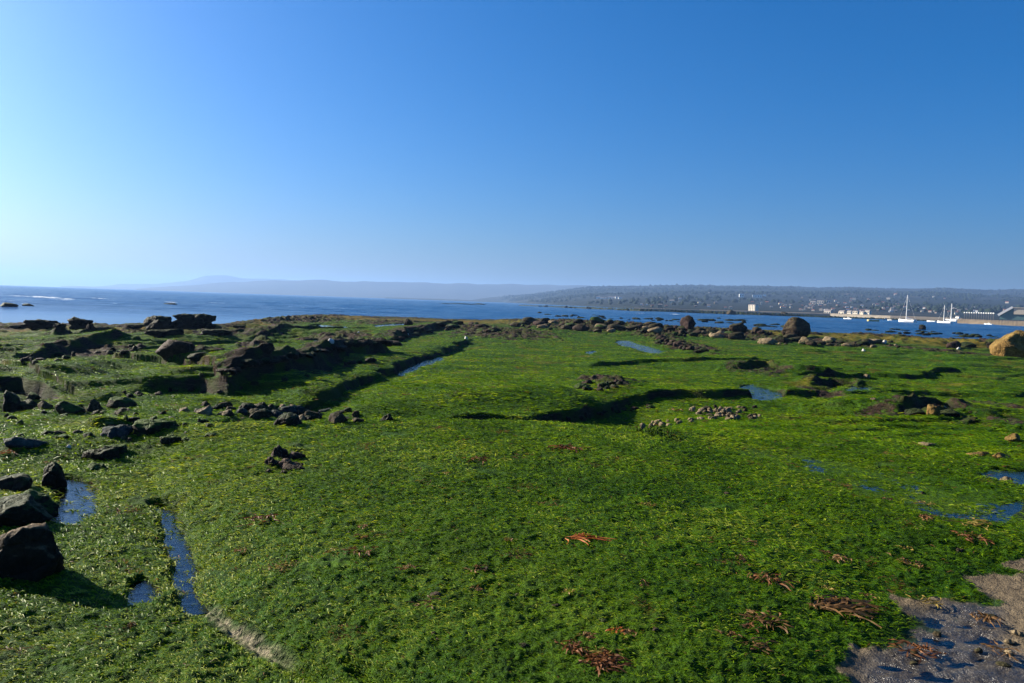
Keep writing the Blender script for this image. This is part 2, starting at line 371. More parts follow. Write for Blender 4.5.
# ------------------------------------------------------------------ materials
class NT:
    def __init__(s, name):
        s.m = bpy.data.materials.new(name); s.m.use_nodes = True; s.t = s.m.node_tree; s.t.nodes.clear()
        s.out = s.n('ShaderNodeOutputMaterial')
    def n(s, typ, **kw):
        o = s.t.nodes.new(typ)
        for k, v in kw.items():
            if k.startswith('_'): setattr(o, k[1:], v)
            else:
                key = k.replace('__', ' ')
                s.set(o.inputs[key], v)
        return o
    def set(s, sock, v):
        if isinstance(v, bpy.types.NodeSocket): s.t.links.new(v, sock)
        else: sock.default_value = v
    def noise(s, scale, detail=4, rough=0.55, vec=None, dist=0.0):
        o = s.n('ShaderNodeTexNoise', Scale=scale, Detail=detail, Roughness=rough, Distortion=dist)
        s.set(o.inputs['Vector'], vec if vec is not None else s.pos()); return o.outputs['Fac']
    def pos(s):
        if not hasattr(s, '_p'): s._p = s.n('ShaderNodeNewGeometry')
        return s._p.outputs['Position']
    def objc(s):
        if not hasattr(s, '_o'): s._o = s.n('ShaderNodeTexCoord')
        return s._o.outputs['Object']
    def ramp(s, fac, stops):
        o = s.n('ShaderNodeValToRGB'); s.set(o.inputs[0], fac); e = o.color_ramp.elements
        while len(e) > 1: e.remove(e[0])
        e[0].position = stops[0][0]; e[0].color = (*stops[0][1], 1) if len(stops[0][1]) == 3 else stops[0][1]
        for p, c in stops[1:]:
            x = e.new(p); x.color = (*c, 1)
        return o.outputs[0]
    def mix(s, fac, a, b, blend='MIX'):
        o = s.n('ShaderNodeMix', _data_type='RGBA', _blend_type=blend)
        s.set(o.inputs[0], fac)
        for sock, v in ((o.inputs[6], a), (o.inputs[7], b)):
            s.set(sock, v if isinstance(v, bpy.types.NodeSocket) else (*v, 1))
        return o.outputs[2]
    def math(s, op, a, b=0.0, clamp=False):
        o = s.n('ShaderNodeMath', _operation=op, _use_clamp=clamp); s.set(o.inputs[0], a); s.set(o.inputs[1], b); return o.outputs[0]
    def mapr(s, v, a, b, c=0.0, d=1.0):
        o = s.n('ShaderNodeMapRange'); s.set(o.inputs[0], v)
        for i, q in enumerate((a, b, c, d)): o.inputs[i + 1].default_value = q
        return o.outputs[0]
    def attr(s, name): return s.n('ShaderNodeAttribute', _attribute_name=name).outputs['Fac']
    def bump(s, h, strength=0.5, dist=0.02, normal=None):
        o = s.n('ShaderNodeBump', Strength=strength, Distance=dist, Height=h)
        if normal is not None: s.set(o.inputs['Normal'], normal)
        return o.outputs[0]
    def bsdf(s, col, rough=0.6, spec=0.5, normal=None, metal=0.0):
        o = s.n('ShaderNodeBsdfPrincipled')
        s.set(o.inputs['Base Color'], col if isinstance(col, bpy.types.NodeSocket) else (*col, 1))
        s.set(o.inputs['Roughness'], rough); s.set(o.inputs['Specular IOR Level'], spec); s.set(o.inputs['Metallic'], metal)
        if normal is not None: s.set(o.inputs['Normal'], normal)
        return o.outputs[0]
    def done(s, sh):
        s.set(s.out.inputs['Surface'], sh); return s.m

def mat_ground():
    n = NT('reef_surface')
    big = n.noise(0.35, 4); mid = n.noise(2.3, 5, 0.6); fine = n.noise(22, 5, 0.65); vf = n.noise(85, 3, 0.6)
    g = n.ramp(mid, [(0.25, (0.007, 0.024, 0.001)), (0.5, (0.024, 0.072, 0.001)), (0.75, (0.060, 0.128, 0.002))])
    g = n.mix(n.mapr(big, 0.42, 0.68), g, (0.056, 0.100, 0.003))
    g = n.mix(n.mapr(fine, 0.36, 0.62, 0.8, 0.0), g, (0.008, 0.024, 0.004))
    warm = n.attr('warm')
    g = n.mix(n.math('MULTIPLY', warm, n.mapr(mid, 0.3, 0.55)), g, (0.115, 0.075, 0.014))
    bed = n.n('ShaderNodeMapping'); n.set(bed.inputs[0], n.pos()); bed.inputs['Scale'].default_value = (1.2, 1.2, 6.0)
    rk = n.ramp(n.noise(5, 6, 0.7, bed.outputs[0]), [(0.3, (0.007, 0.006, 0.005)), (0.52, (0.036, 0.023, 0.016)), (0.75, (0.095, 0.062, 0.042))])
    rk = n.mix(n.mapr(n.noise(1.7, 4), 0.46, 0.58), rk, (0.040, 0.052, 0.010))
    sd = n.ramp(n.noise(14, 6, 0.7), [(0.3, (0.055, 0.042, 0.028)), (0.6, (0.17, 0.13, 0.082))])
    rf = n.mapr(n.math('ADD', n.attr('rock'), n.math('MULTIPLY', n.math('SUBTRACT', n.noise(9, 5, 0.65), 0.5), 1.5)), 0.42, 0.62)
    pale = n.attr('pale')
    nz = n.n('ShaderNodeSeparateXYZ'); n.set(nz.inputs[0], n._p.outputs['Normal'])
    steep = n.mapr(n.math('ADD', nz.outputs[2], n.math('MULTIPLY', n.math('SUBTRACT', n.noise(5, 4, 0.6), 0.5), 0.35)), 0.80, 0.66)
    col = n.mix(n.math('MAXIMUM', rf, n.math('MULTIPLY', steep, n.attr('far'))), g, rk)
    col = n.mix(n.math('MULTIPLY', pale, n.mapr(fine, 0.35, 0.6)), col, (0.26, 0.22, 0.15))
    sf = n.mapr(n.math('ADD', n.attr('sand'), n.math('MULTIPLY', n.math('SUBTRACT', n.noise(18, 5, 0.7), 0.5), 1.2)), 0.4, 0.6)
    col = n.mix(sf, col, sd)
    col = n.mix(n.math('MULTIPLY', n.attr('pool'), 0.75), col, (0.010, 0.016, 0.010))
    h = n.math('ADD', n.math('ADD', fine, n.math('MULTIPLY', vf, 0.5)), n.math('MULTIPLY', n.noise(4, 5, 0.7, bed.outputs[0]), n.math('MULTIPLY', n.math('MAXIMUM', rf, steep), 4.0)))
    nm = n.bump(h, 0.9, 0.03)
    wet = n.attr('wet'); col = n.mix(n.math('MULTIPLY', wet, 0.6), col, (0.022, 0.020, 0.018))
    return n.done(n.bsdf(col, n.mapr(wet, 0, 1, 0.8, 0.22), n.mapr(wet, 0, 1, 0.06, 0.6), nm))

def mat_algae():
    n = NT('green_algae')
    t = n.attr('tint')
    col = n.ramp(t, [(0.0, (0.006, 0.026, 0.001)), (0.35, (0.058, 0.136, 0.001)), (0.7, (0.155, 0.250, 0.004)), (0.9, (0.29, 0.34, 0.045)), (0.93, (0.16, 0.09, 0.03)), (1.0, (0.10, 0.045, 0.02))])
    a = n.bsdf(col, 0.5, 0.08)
    tr = n.n('ShaderNodeBsdfTranslucent'); n.set(tr.inputs[0], n.mix(1.0, col, (1.55, 1.35, 0.6), 'MULTIPLY'))
    m = n.n('ShaderNodeMixShader'); m.inputs[0].default_value = 0.46
    n.set(m.inputs[1], a); n.set(m.inputs[2], tr.outputs[0])
    return n.done(m.outputs[0])

def mat_rock(name, dark, mid, light, green=0.0, rough=0.75, scale=5.0, sunlit_top=False):
    n = NT(name); oc = n.objc()
    info = n.n('ShaderNodeObjectInfo')
    v = n.n('ShaderNodeVectorMath', _operation='ADD'); n.set(v.inputs[0], n.pos()); n.set(v.inputs[1], info.outputs['Random'])
    v = v.outputs[0]
    a = n.noise(scale, 6, 0.68, v); b = n.noise(scale * 6, 4, 0.65, v)
    col = n.ramp(a, [(0.28, dark), (0.5, mid), (0.74, light)])
    col = n.mix(n.mapr(b, 0.35, 0.6, 0.55, 0.0), col, dark)
    col = n.mix(n.mapr(info.outputs['Random'], 0, 1, 0.0, 0.35), col, dark)
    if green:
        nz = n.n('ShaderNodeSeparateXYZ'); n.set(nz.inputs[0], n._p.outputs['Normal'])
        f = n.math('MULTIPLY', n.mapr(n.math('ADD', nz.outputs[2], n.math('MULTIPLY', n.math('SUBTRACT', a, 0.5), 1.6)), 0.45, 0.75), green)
        col = n.mix(f, col, n.mix(b, (0.02, 0.05, 0.006), (0.06, 0.10, 0.012)) if not sunlit_top else n.mix(b, (0.05, 0.035, 0.02), (0.16, 0.115, 0.07)))  # the tan variant paints sunlight onto upward faces
    vor = n.n('ShaderNodeTexVoronoi', _feature='DISTANCE_TO_EDGE', Scale=scale * 1.3); n.set(vor.inputs['Vector'], v)
    h = n.math('ADD', n.math('ADD', a, n.math('MULTIPLY', b, 0.35)), n.mapr(vor.outputs[0], 0, 0.08, 0, 0.25))
    return n.done(n.bsdf(col, rough, 0.08, n.bump(h, 0.9, 0.25 / scale)))

def mat_water(name, deep, wave, strength, trans=0.0, foam=False):
    n = NT(name)
    mp = n.n('ShaderNodeMapping'); n.set(mp.inputs[0], n.pos()); mp.inputs['Rotation'].default_value = (0, 0, R(-25)); mp.inputs['Scale'].default_value = (0.45, 1, 1)
    w = n.noise(wave, 5, 0.62, mp.outputs[0]); nm = n.bump(w, strength, 0.5 / wave)
    if foam:
        w = n.math('MULTIPLY', w, n.mapr(n.attr('calm'), 0, 1, 1.0, 0.06)); nm = n.bump(w, strength, 0.5 / wave)
        f = n.mapr(n.math('ADD', n.attr('foam'), n.math('MULTIPLY', n.math('SUBTRACT', n.noise(0.9, 5, 0.75, mp.outputs[0]), 0.5), 2.4)), 0.55, 0.8)
        big = n.noise(0.02, 3, 0.5, mp.outputs[0])
        col = n.mix(n.mapr(big, 0.35, 0.65), deep, (deep[0] * 1.5, deep[1] * 1.5, deep[2] * 1.4))
        col = n.mix(f, col, (0.75, 0.78, 0.80))
        b = n.n('ShaderNodeBsdfPrincipled')
        n.set(b.inputs['Base Color'], col); n.set(b.inputs['Roughness'], n.mapr(f, 0, 1, 0.2, 0.8)); b.inputs['IOR'].default_value = 1.33; b.inputs['Specular IOR Level'].default_value = 0.3
        n.set(b.inputs['Normal'], nm)
        return n.done(b.outputs[0])
    fr = n.n('ShaderNodeFresnel'); fr.inputs[0].default_value = 1.58; n.set(fr.inputs['Normal'], nm)
    gl = n.n('ShaderNodeBsdfGlossy'); gl.inputs['Roughness'].default_value = 0.04; n.set(gl.inputs['Normal'], nm)
    tr = n.n('ShaderNodeBsdfTransparent'); tr.inputs[0].default_value = (*deep, 1)
    m = n.n('ShaderNodeMixShader'); n.set(m.inputs[0], fr.outputs[0]); n.set(m.inputs[1], tr.outputs[0]); n.set(m.inputs[2], gl.outputs[0])
    return n.done(m.outputs[0])

def mat_plain(name, col, rough=0.6, spec=0.4, var=0.25, scale=3.0):
    n = NT(name)
    a = n.noise(scale, 4, 0.6, n.objc())
    c = n.mix(n.mapr(a, 0.3, 0.7), tuple(v * (1 - var) for v in col), tuple(min(1, v * (1 + var * 0.5)) for v in col))
    return n.done(n.bsdf(c, rough, spec))

def mat_hill(name, lo, hi, patch, sc):
    n = NT(name)
    a = n.noise(sc, 6, 0.65); b = n.noise(sc * 0.22, 4, 0.55)
    c = n.mix(n.mapr(a, 0.35, 0.65), lo, hi)
    c = n.mix(n.mapr(b, 0.55, 0.68, 0, 0.7), c, patch)
    return n.done(n.bsdf(c, 0.9, 0.1))

M_GROUND = mat_ground(); M_ALGAE = mat_algae()
M_DARK = mat_rock('dark_wet_rock', (0.005, 0.004, 0.003), (0.017, 0.0125, 0.0095), (0.045, 0.032, 0.022), 0.3, 0.7)
M_MOSSY = mat_rock('mossy_rock', (0.007, 0.006, 0.004), (0.026, 0.022, 0.014), (0.075, 0.060, 0.035), 0.8, 0.75)
M_BROWN = mat_rock('brown_rock', (0.012, 0.009, 0.006), (0.050, 0.034, 0.021), (0.15, 0.105, 0.062), 0.15)
M_PURPLE = mat_rock('purple_brown_rock', (0.010, 0.006, 0.005), (0.050, 0.027, 0.023), (0.13, 0.080, 0.064), 0.1)
M_TAN = mat_rock('tan_stone', (0.06, 0.045, 0.025), (0.22, 0.165, 0.095), (0.38, 0.30, 0.19), 0.0)
M_TOPPED = mat_rock('dark_boulder_sunlit_top', (0.008, 0.0055, 0.004), (0.026, 0.017, 0.011), (0.06, 0.040, 0.025), 1.0, 0.8, sunlit_top=True)  # sunlit tan top and shaded dark sides are put into the colour
M_OCHRE = mat_rock('ochre_boulder', (0.07, 0.042, 0.014), (0.24, 0.145, 0.045), (0.38, 0.25, 0.09), 0.12, 0.8, 2.2)
M_BLUEGREY = mat_rock('grey_rock', (0.010, 0.012, 0.015), (0.036, 0.042, 0.050), (0.10, 0.105, 0.11), 0.2)
M_WHITEST = mat_rock('white_stone', (0.3, 0.28, 0.25), (0.6, 0.58, 0.54), (0.75, 0.74, 0.7), 0.0)
M_SEA = mat_water('sea_water', (0.004, 0.038, 0.115), 0.9, 1.0, foam=True)
M_POOL = mat_water('pool_water', (0.62, 0.72, 0.70), 14.0, 0.22)
M_WHITE = mat_plain('white_paint', (0.80, 0.79, 0.76), 0.4, 0.5, 0.08)
M_CREAM = mat_plain('cream_wall', (0.62, 0.54, 0.42), 0.8, 0.2, 0.12)
M_TANWALL = mat_plain('sandstone_wall', (0.15, 0.115, 0.075), 0.85, 0.2, 0.25, 0.2)
M_SANDY = mat_plain('pale_sand_wall', (0.19, 0.16, 0.12), 0.85, 0.2, 0.25, 0.2)
M_ROOF = mat_plain('grey_roof', (0.22, 0.19, 0.18), 0.8, 0.2)
M_REDROOF = mat_plain('red_tile_roof', (0.25, 0.10, 0.07), 0.8, 0.2)
M_GLASS = mat_plain('dark_window_glass', (0.03, 0.04, 0.05), 0.1, 0.6)
M_TEAL = mat_plain('teal_cladding', (0.10, 0.20, 0.20), 0.7, 0.3)
M_YELLOW = mat_plain('yellow_hull', (0.50, 0.40, 0.14), 0.5, 0.4)
M_NAVY = mat_plain('navy_cover', (0.03, 0.05, 0.12), 0.7, 0.3)
M_METAL = mat_plain('pale_aluminium', (0.70, 0.68, 0.64), 0.4, 0.5, 0.05)
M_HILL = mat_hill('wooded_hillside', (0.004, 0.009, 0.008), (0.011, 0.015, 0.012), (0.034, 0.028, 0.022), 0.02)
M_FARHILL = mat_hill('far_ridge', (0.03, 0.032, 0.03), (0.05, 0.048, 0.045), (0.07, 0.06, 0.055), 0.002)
M_WOODS = mat_hill('tree_crowns', (0.006, 0.012, 0.007), (0.014, 0.022, 0.011), (0.024, 0.026, 0.014), 0.08)

# ------------------------------------------------------------------ ground
th = np.concatenate([np.linspace(-180, -46, 60, endpoint=False), np.linspace(-46, -39, 60, endpoint=False), np.linspace(-39, 39, 1150, endpoint=False), np.linspace(39, 46, 60, endpoint=False), np.linspace(46, 180, 60, endpoint=False)])
rr_ = np.exp(np.arange(math.log(1.1), math.log(130), 0.0036)); rr_ = np.concatenate([[0.02, 0.5], rr_, [150, 200]])
TH, RR = np.meshgrid(np.radians(th), rr_)
gx = (RR * np.sin(TH)).ravel().astype(np.float32); gy = (RR * np.cos(TH)).ravel().astype(np.float32)
gz, rock, s_, px_, q_, pool_, film_, sand_ = h_full(gx, gy, TH.shape)
warm = ss(0.80, 0.93, s_ + 0.06 * fbm(gx * 0.3, gy * 0.3, 3, 61)) * np.where(px_ < 480, 1.0, 0.8)
warm = np.maximum(warm, 0.55 * ss(0.15, 0.45, fbm(gx * 0.6, gy * 0.6, 3, 65)) * ss(6, 20, RR.ravel()))
# pale chalky lip along the crack in the foreground
crack = [G(px, py, -0.18) for px, py in [(190, 600), (205, 611), (230, 628), (258, 645), (300, 668)]]
pale = np.zeros_like(gx); i = box_sel(gx, gy, (-2.5, 0.5, 2, 5.5)); sd, arc = poly_line_sd(gx[i], gy[i], crack)
pale[i] = ss(0.055, 0.0, np.abs(sd - 0.03) + 0.03 * pn(gx[i] * 14, gy[i] * 14, 66)) * ss(0, 0.05, arc) * ss(1, 0.7, arc)
ground = link('ground', np_mesh('ground', np.stack([gx, gy, gz], 1), grid_quads(len(rr_), len(th), True),
              attrs=dict(far=ss(6, 10, RR.ravel()), rock=rock, warm=warm, wet=pool_ * sand_, pool=pool_ * (1 - 0.75 * sand_), sand=sand_, pale=pale)), M_GROUND)
tag(ground, kind='structure')

# ------------------------------------------------------------------ algae fronds growing on the ground
def build_algae(N, seed):
    rs = np.random.RandomState(seed)
    r = np.exp(rs.uniform(math.log(2.4), math.log(62), N)); t = np.radians(rs.uniform(-41, 41, N))
    x = (r * np.sin(t)).astype(np.float32); y = (r * np.cos(t)).astype(np.float32)
    z, rock, s, px, q, pool, film, sand = h_full(x, y)
    pz = LAST['pz'].copy(); bare = fbm(x * 1.3, y * 1.3, 3, 201)
    keep = (rock + 0.5 * pn(x * 3, y * 3, 203) < 0.5) & (sand + 0.4 * pn(x * 4, y * 4, 205) < 0.45) & ((pool < 0.7) | ((pz > -5) & (pn(x * 9, y * 9, 206) > 0.22) & (rs.rand(N) < 0.6))) & (s < 0.96) & (bare < 0.52)
    ck = np.nonzero((x > -2.6) & (x < 0) & (y > 2.5) & (y < 5))[0]; csd, carc = poly_line_sd(x[ck], y[ck], crack)
    keep[ck] &= ~((np.abs(csd - 0.03) < 0.05 + 0.04 * pn(x[ck] * 9, y[ck] * 9, 215)) & (carc > 0.01) & (carc < 0.92))
    keep &= rs.rand(N) < np.where(film > 0.4, 0.25 + 0.5 * (pn(x * 3, y * 1.5, 208) > 0.0), 1.0)
    z = np.where(pool >= 0.7, np.maximum(pz, z) + 0.003, z)
    k = np.nonzero(keep & (r > 8))[0]; e = 0.12
    zx = terrain(x[k] + e, y[k])[0] - terrain(x[k] - e, y[k])[0]; zy = terrain(x[k], y[k] + e)[0] - terrain(x[k], y[k] - e)[0]
    keep[k] &= np.hypot(zx, zy) / (2 * e) < 0.75
    x, y, z, r, film = x[keep], y[keep], z[keep], r[keep], film[keep]; n = len(x)
    sc = np.clip(r / 6.0, 0.5, 2.5)
    L = rs.uniform(0.024, 0.066, n) * sc; wd = L * rs.uniform(0.06, 0.13, n)
    flow = 2.75 + 0.9 * fbm(x * 0.5, y * 0.5, 2, 207)
    az = flow + rs.normal(0, 0.6, n) + np.where(rs.rand(n) < 0.25, np.pi, 0)
    el = np.radians(rs.uniform(2, 38, n)) * np.clip(1.25 - 0.04 * r, 0.55, 1) * np.clip(1.2 - sc * 0.12, 0.5, 1.0); droop = rs.uniform(0.3, 1.0, n)
    dx, dy = np.cos(az), np.sin(az); sx, sy = -dy, dx
    roll = rs.uniform(-0.7, 0.7, n)
    def pt(f, e, w):
        h = f * L * np.cos(e); v = f * L * np.sin(e)
        wx = sx * np.cos(roll) * w; wy = sy * np.cos(roll) * w; wz = np.sin(roll) * w
        cx, cy, cz = x + dx * h, y + dy * h, z - 0.004 + v
        return np.stack([cx + wx, cy + wy, cz + wz], 1), np.stack([cx - wx, cy - wy, cz - wz], 1)
    b0, b1 = pt(0.0, el, wd * 0.35); m0, m1 = pt(0.55, el, wd * 0.6); tip, _ = pt(1.0, el * (1 - droop), wd * 0.0)
    co = np.stack([b0, b1, m1, m0, tip], 1).reshape(-1, 3)
    k = np.arange(n)[:, None] * 5
    quads = k + np.array([[0, 1, 2, 3]]); tris = k + np.array([[3, 2, 4]])
    tint = 0.47 + 0.40 * fbm(x * 0.8, y * 0.8, 3, 209) + 0.35 * pn(x * 5, y * 5, 211) + rs.normal(0, 1, n) * (0.19 - 0.11 * ss(6, 13, r)) + 0 * x + 0.12 * ss(330, 200, 512 + F * x / y) * ss(5.6, 4.4, r) + 0.24 * ss(520, 150, 512 + F * x / y) * ss(14, 7, r)  # near-left fronds tinted paler: backlit brightness put into their colour
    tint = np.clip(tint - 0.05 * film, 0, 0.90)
    tint = np.where(rs.rand(n) < 0.015 + 0.55 * ss(0.42, 0.62, fbm(x * 1.7, y * 1.7, 3, 213)), rs.uniform(0.93, 1, n), tint)
    return np_mesh('algae', co, quads, tris, attrs=dict(tint=np.repeat(np.clip(tint, 0, 1), 5)))
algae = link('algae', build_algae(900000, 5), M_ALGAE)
tag(algae, 'green algae fronds covering the flat rock slabs', 'algae', kind='stuff')

# ------------------------------------------------------------------ pools
for k, (label, P, zp, dep, b, size) in enumerate(PL):
    grow = 1.1 * min(0.18, 0.03 + 0.08 * size) if k != FILM else 0.05
    cx = sum(p[0] for p in P) / len(P); cy = sum(p[1] for p in P) / len(P)
    bm = bmesh.new(); vs = []
    ring = []
    for i, p in enumerate(P):
        a, c = P[i - 1], P[(i + 1) % len(P)]
        nx, ny = (c[1] - a[1]), -(c[0] - a[0]); l = math.hypot(nx, ny) + 1e-6
        ring.append((nx / l, ny / l))
    area = sum(P[i][0] * P[(i + 1) % len(P)][1] - P[(i + 1) % len(P)][0] * P[i][1] for i in range(len(P)))
    sg = 1 if area > 0 else -1
    vs = [bm.verts.new((p[0] + sg * grow * q[0], p[1] + sg * grow * q[1], zp)) for p, q in zip(P, ring)]
    f = bm.faces.new(vs if sg > 0 else vs[::-1])
    bmesh.ops.triangulate(bm, faces=[f])
    tag(link('pool_water', bm_mesh('pool_water', bm), M_POOL), label, kind='structure')

# ------------------------------------------------------------------ sea
th = np.concatenate([np.linspace(-180, -48, 40, endpoint=False), np.linspace(-48, 48, 700, endpoint=False), np.linspace(48, 180, 40, endpoint=False)])
rs_ = np.exp(np.arange(math.log(14), math.log(7200), 0.0075))
TH, RR = np.meshgrid(np.radians(th), rs_); r = RR.ravel()
sx = (r * np.sin(TH.ravel())); sy = (r * np.cos(TH.ravel()))
amp = ss(60, 140, r)
wv = 0.42 * fbm(sx * 0.05, sy * 0.13, 3, 301) * ss(1500, 350, r) + 0.10 * pn(sx * 0.3, sy * 0.5, 303) * ss(260, 120, r) + 0.22 * pn(sx * 0.012 + 3, sy * 0.045, 305) * ss(2500, 600, r)
foam = np.zeros_like(r)
for (fx, fy, rx, ry, st) in [(20, 296.8, 26, 0.5, 0.9), (45, 298.2, 22, 0.5, 1.0), (68, 299.6, 12, 0.6, 1.1), (100, 299.6, 20, 0.3, 0.7), (10, 302, 16, 1.2, 0.7), (26, 304, 8, 0.8, 0.8), (172, 303.2, 12, 0.35, 1.0), (190, 304.3, 8, 0.35, 0.9), (215, 303, 18, 0.6, 0.8),
                             (120, 303, 30, 0.5, 0.35), (300, 307, 40, 0.5, 0.4), (345, 308, 25, 0.5, 0.5), (230, 306, 20, 0.6, 0.4), (674, 314.8, 7, 0.7, 1.0), (640, 314, 12, 0.6, 0.6), (530, 305.8, 3, 0.5, 1), (546, 306.2, 3, 0.5, 1), (628, 310.2, 3, .5, 1),
                             (200, 322, 60, 2.5, 0.22), (120, 324, 50, 3, 0.2), (530, 325, 25, 1.2, 0.35)]:
    cx, cy = G(fx, fy, SEA); n_, f_ = G(fx, fy + ry, SEA)[1], G(fx, fy - ry, SEA)[1]
    g = np.exp(-((sx / sy * cy - cx) / (rx * cy / F)) ** 2 - ((sy - cy) / max(1.0, (f_ - n_) / 2)) ** 2) * (sy > 1)
    foam = np.maximum(foam, g * st)
    if st > 0.6: wv = wv + 0.12 * g
sz = SEA + wv * amp - r * r / (2 * ER)
sea = link('sea', np_mesh('sea', np.stack([sx, sy, sz], 1), grid_quads(len(rs_), len(th), True), attrs=dict(foam=foam * 0.80, calm=ss(105, 65, r))), M_SEA)
tag(sea, kind='structure')

# ------------------------------------------------------------------ hills
def prof(px, k): return np.interp(px, [a for a, b in k], [b for a, b in k])
HILL_SKY = [(380, 0), (470, 0.5), (486, 3.5), (500, 5), (530, 8), (560, 13), (585, 17), (610, 19), (650, 20.8), (700, 22.8), (760, 23.6), (820, 24.5), (880, 26), (940, 27.2), (1000, 28.3), (1040, 28.8), (1400, 26), (2400, 20)]
HILL_NEAR = [(380, 3600), (486, 3300), (520, 1900), (560, 1250), (600, 900), (640, 700), (690, 650), (760, 640), (900, 620), (1024, 600), (2400, 620)]
R1 = 2900.0
def hill_h(x, y):
    y = np.maximum(y, 1.0); px = 512 + F * x / y
    r0 = prof(px, HILL_NEAR); top = prof(px, HILL_SKY) / F * R1 * (1 + 0.06 * fbm(px * 0.012, px * 0, 3, 405))
    r0 = np.minimum(r0, R1 - 250)
    t = np.clip((y - r0) / (R1 - r0), 0, 1.6)
    shape = np.where(t <= 1, t ** 1.25, 1 - 0.25 * (t - 1))
    n = fbm(x * 0.0016, y * 0.0016, 4, 401)
    h = top * shape * (1 + 0.35 * n * np.clip(4 * t * (1 - t), 0, 1))
    beach = 2.2 * ss(-0.004, 0.006, (y - r0) / R1)
    return h + beach + SEA - 3.0 * ss(0, -0.02, (y - r0) / R1) - y * y / (2 * ER) * 0
cp = np.linspace(384, 1950, 420); ry = np.exp(np.linspace(math.log(380), math.log(4300), 240))
PX, RY = np.meshgrid(cp, ry); hx = ((PX - 512) / F * RY).ravel(); hy = RY.ravel()
hz = hill_h(hx, hy)
hz = hz + 3.0 * np.abs(pn(hx * 0.03, hy * 0.03, 411)) * ss(500, 1400, hy)
tag(link('hills', np_mesh('hills', np.stack([hx, hy, hz], 1), grid_quads(len(ry), len(cp))), M_HILL), kind='structure')

def ridge(name, dist, sky, seed, amp):
    cp = np.linspace(sky[0][0], sky[-1][0], 260); rows = [(-0.25, 0.0), (-0.2, 0.12), (-0.12, 0.45), (-0.05, 0.85), (0, 1.0), (0.08, 0.9), (0.25, 0.2)]
    co = []
    for dr, k in rows:
        d = dist * (1 + dr); x = (cp - 512) / F * d
        h = prof(cp, sky) / F * d * k + (amp * fbm(cp * 0.03, cp * 0 + dr * 9, 3, seed) * k)
        co.append(np.stack([x, np.full_like(x, d), h + EYE - 12 * (k < 0.05)], 1))
    me = np_mesh(name, np.concatenate(co), grid_quads(len(rows), len(cp)))
    tag(link(name, me, M_FARHILL), kind='structure')
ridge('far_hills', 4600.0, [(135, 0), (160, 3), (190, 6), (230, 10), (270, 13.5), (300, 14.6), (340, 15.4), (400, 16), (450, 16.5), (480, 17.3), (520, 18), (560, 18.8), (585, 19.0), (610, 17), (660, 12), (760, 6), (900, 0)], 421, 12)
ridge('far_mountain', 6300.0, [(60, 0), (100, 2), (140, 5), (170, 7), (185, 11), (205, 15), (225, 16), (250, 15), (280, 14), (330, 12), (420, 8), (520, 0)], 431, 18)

def hill_hit(px, py):
    d = ray(px, py); y = np.exp(np.linspace(math.log(395), math.log(4000), 4000)); t = y / d.y
    x = d.x * t; z = EYE + d.z * t; g = hill_h(x, y)
    k = np.nonzero(z <= g)[0]
    if len(k) == 0: return None
    return float(x[k[0]]), float(y[k[0]]), float(g[k[0]])

# far-off woods on the hills: one mass
def build_woods():
    rs = np.random.RandomState(9); bm = bmesh.new(); bmesh.ops.create_icosphere(bm, subdivisions=1, radius=1.0)
    bv = np.array([v.co[:] for v in bm.verts]); bf = np.array([[v.index for v in f.verts] for f in bm.faces]); bm.free()
    N = 26000
    px = rs.uniform(490, 1120, N); y = rs.uniform(800, 3000, N); x = (px - 512) / F * y
    ok = (y > prof(px, HILL_NEAR) + 60) & (fbm(x * 0.004, y * 0.004, 3, 441) > -0.05) & ((y > 1700) | (rs.rand(N) < 0.12))
    # along the skyline
    xs = rs.uniform(560, 1120, 900); ys = rs.uniform(2750, 2950, 900)
    x = np.concatenate([x[ok], (xs - 512) / F * ys]); y = np.concatenate([y[ok], ys])
    z = hill_h(x, y); n = len(x)
    s = rs.uniform(1.6, 3.6, n) * np.where(rs.rand(n) < 0.1, 1.4, 1)
    j = 1 + rs.normal(0, 0.16, (n, len(bv), 1))
    co = bv[None] * j * (s[:, None] * np.array([[1, 1, 1]]) * rs.uniform(0.75, 1.3, (n, 3)))[:, None, :]
    co = co + np.stack([x, y, z + s * 0.35], 1)[:, None, :]
    tris = (np.arange(n)[:, None, None] * len(bv) + bf[None]).reshape(-1, 3)
    o = link('woods', np_mesh('woods', co.reshape(-1, 3), None, tris, smooth=False), M_WOODS)
    tag(o, 'dark woods covering the far hillside above the harbour', 'woods', kind='stuff')
build_woods()

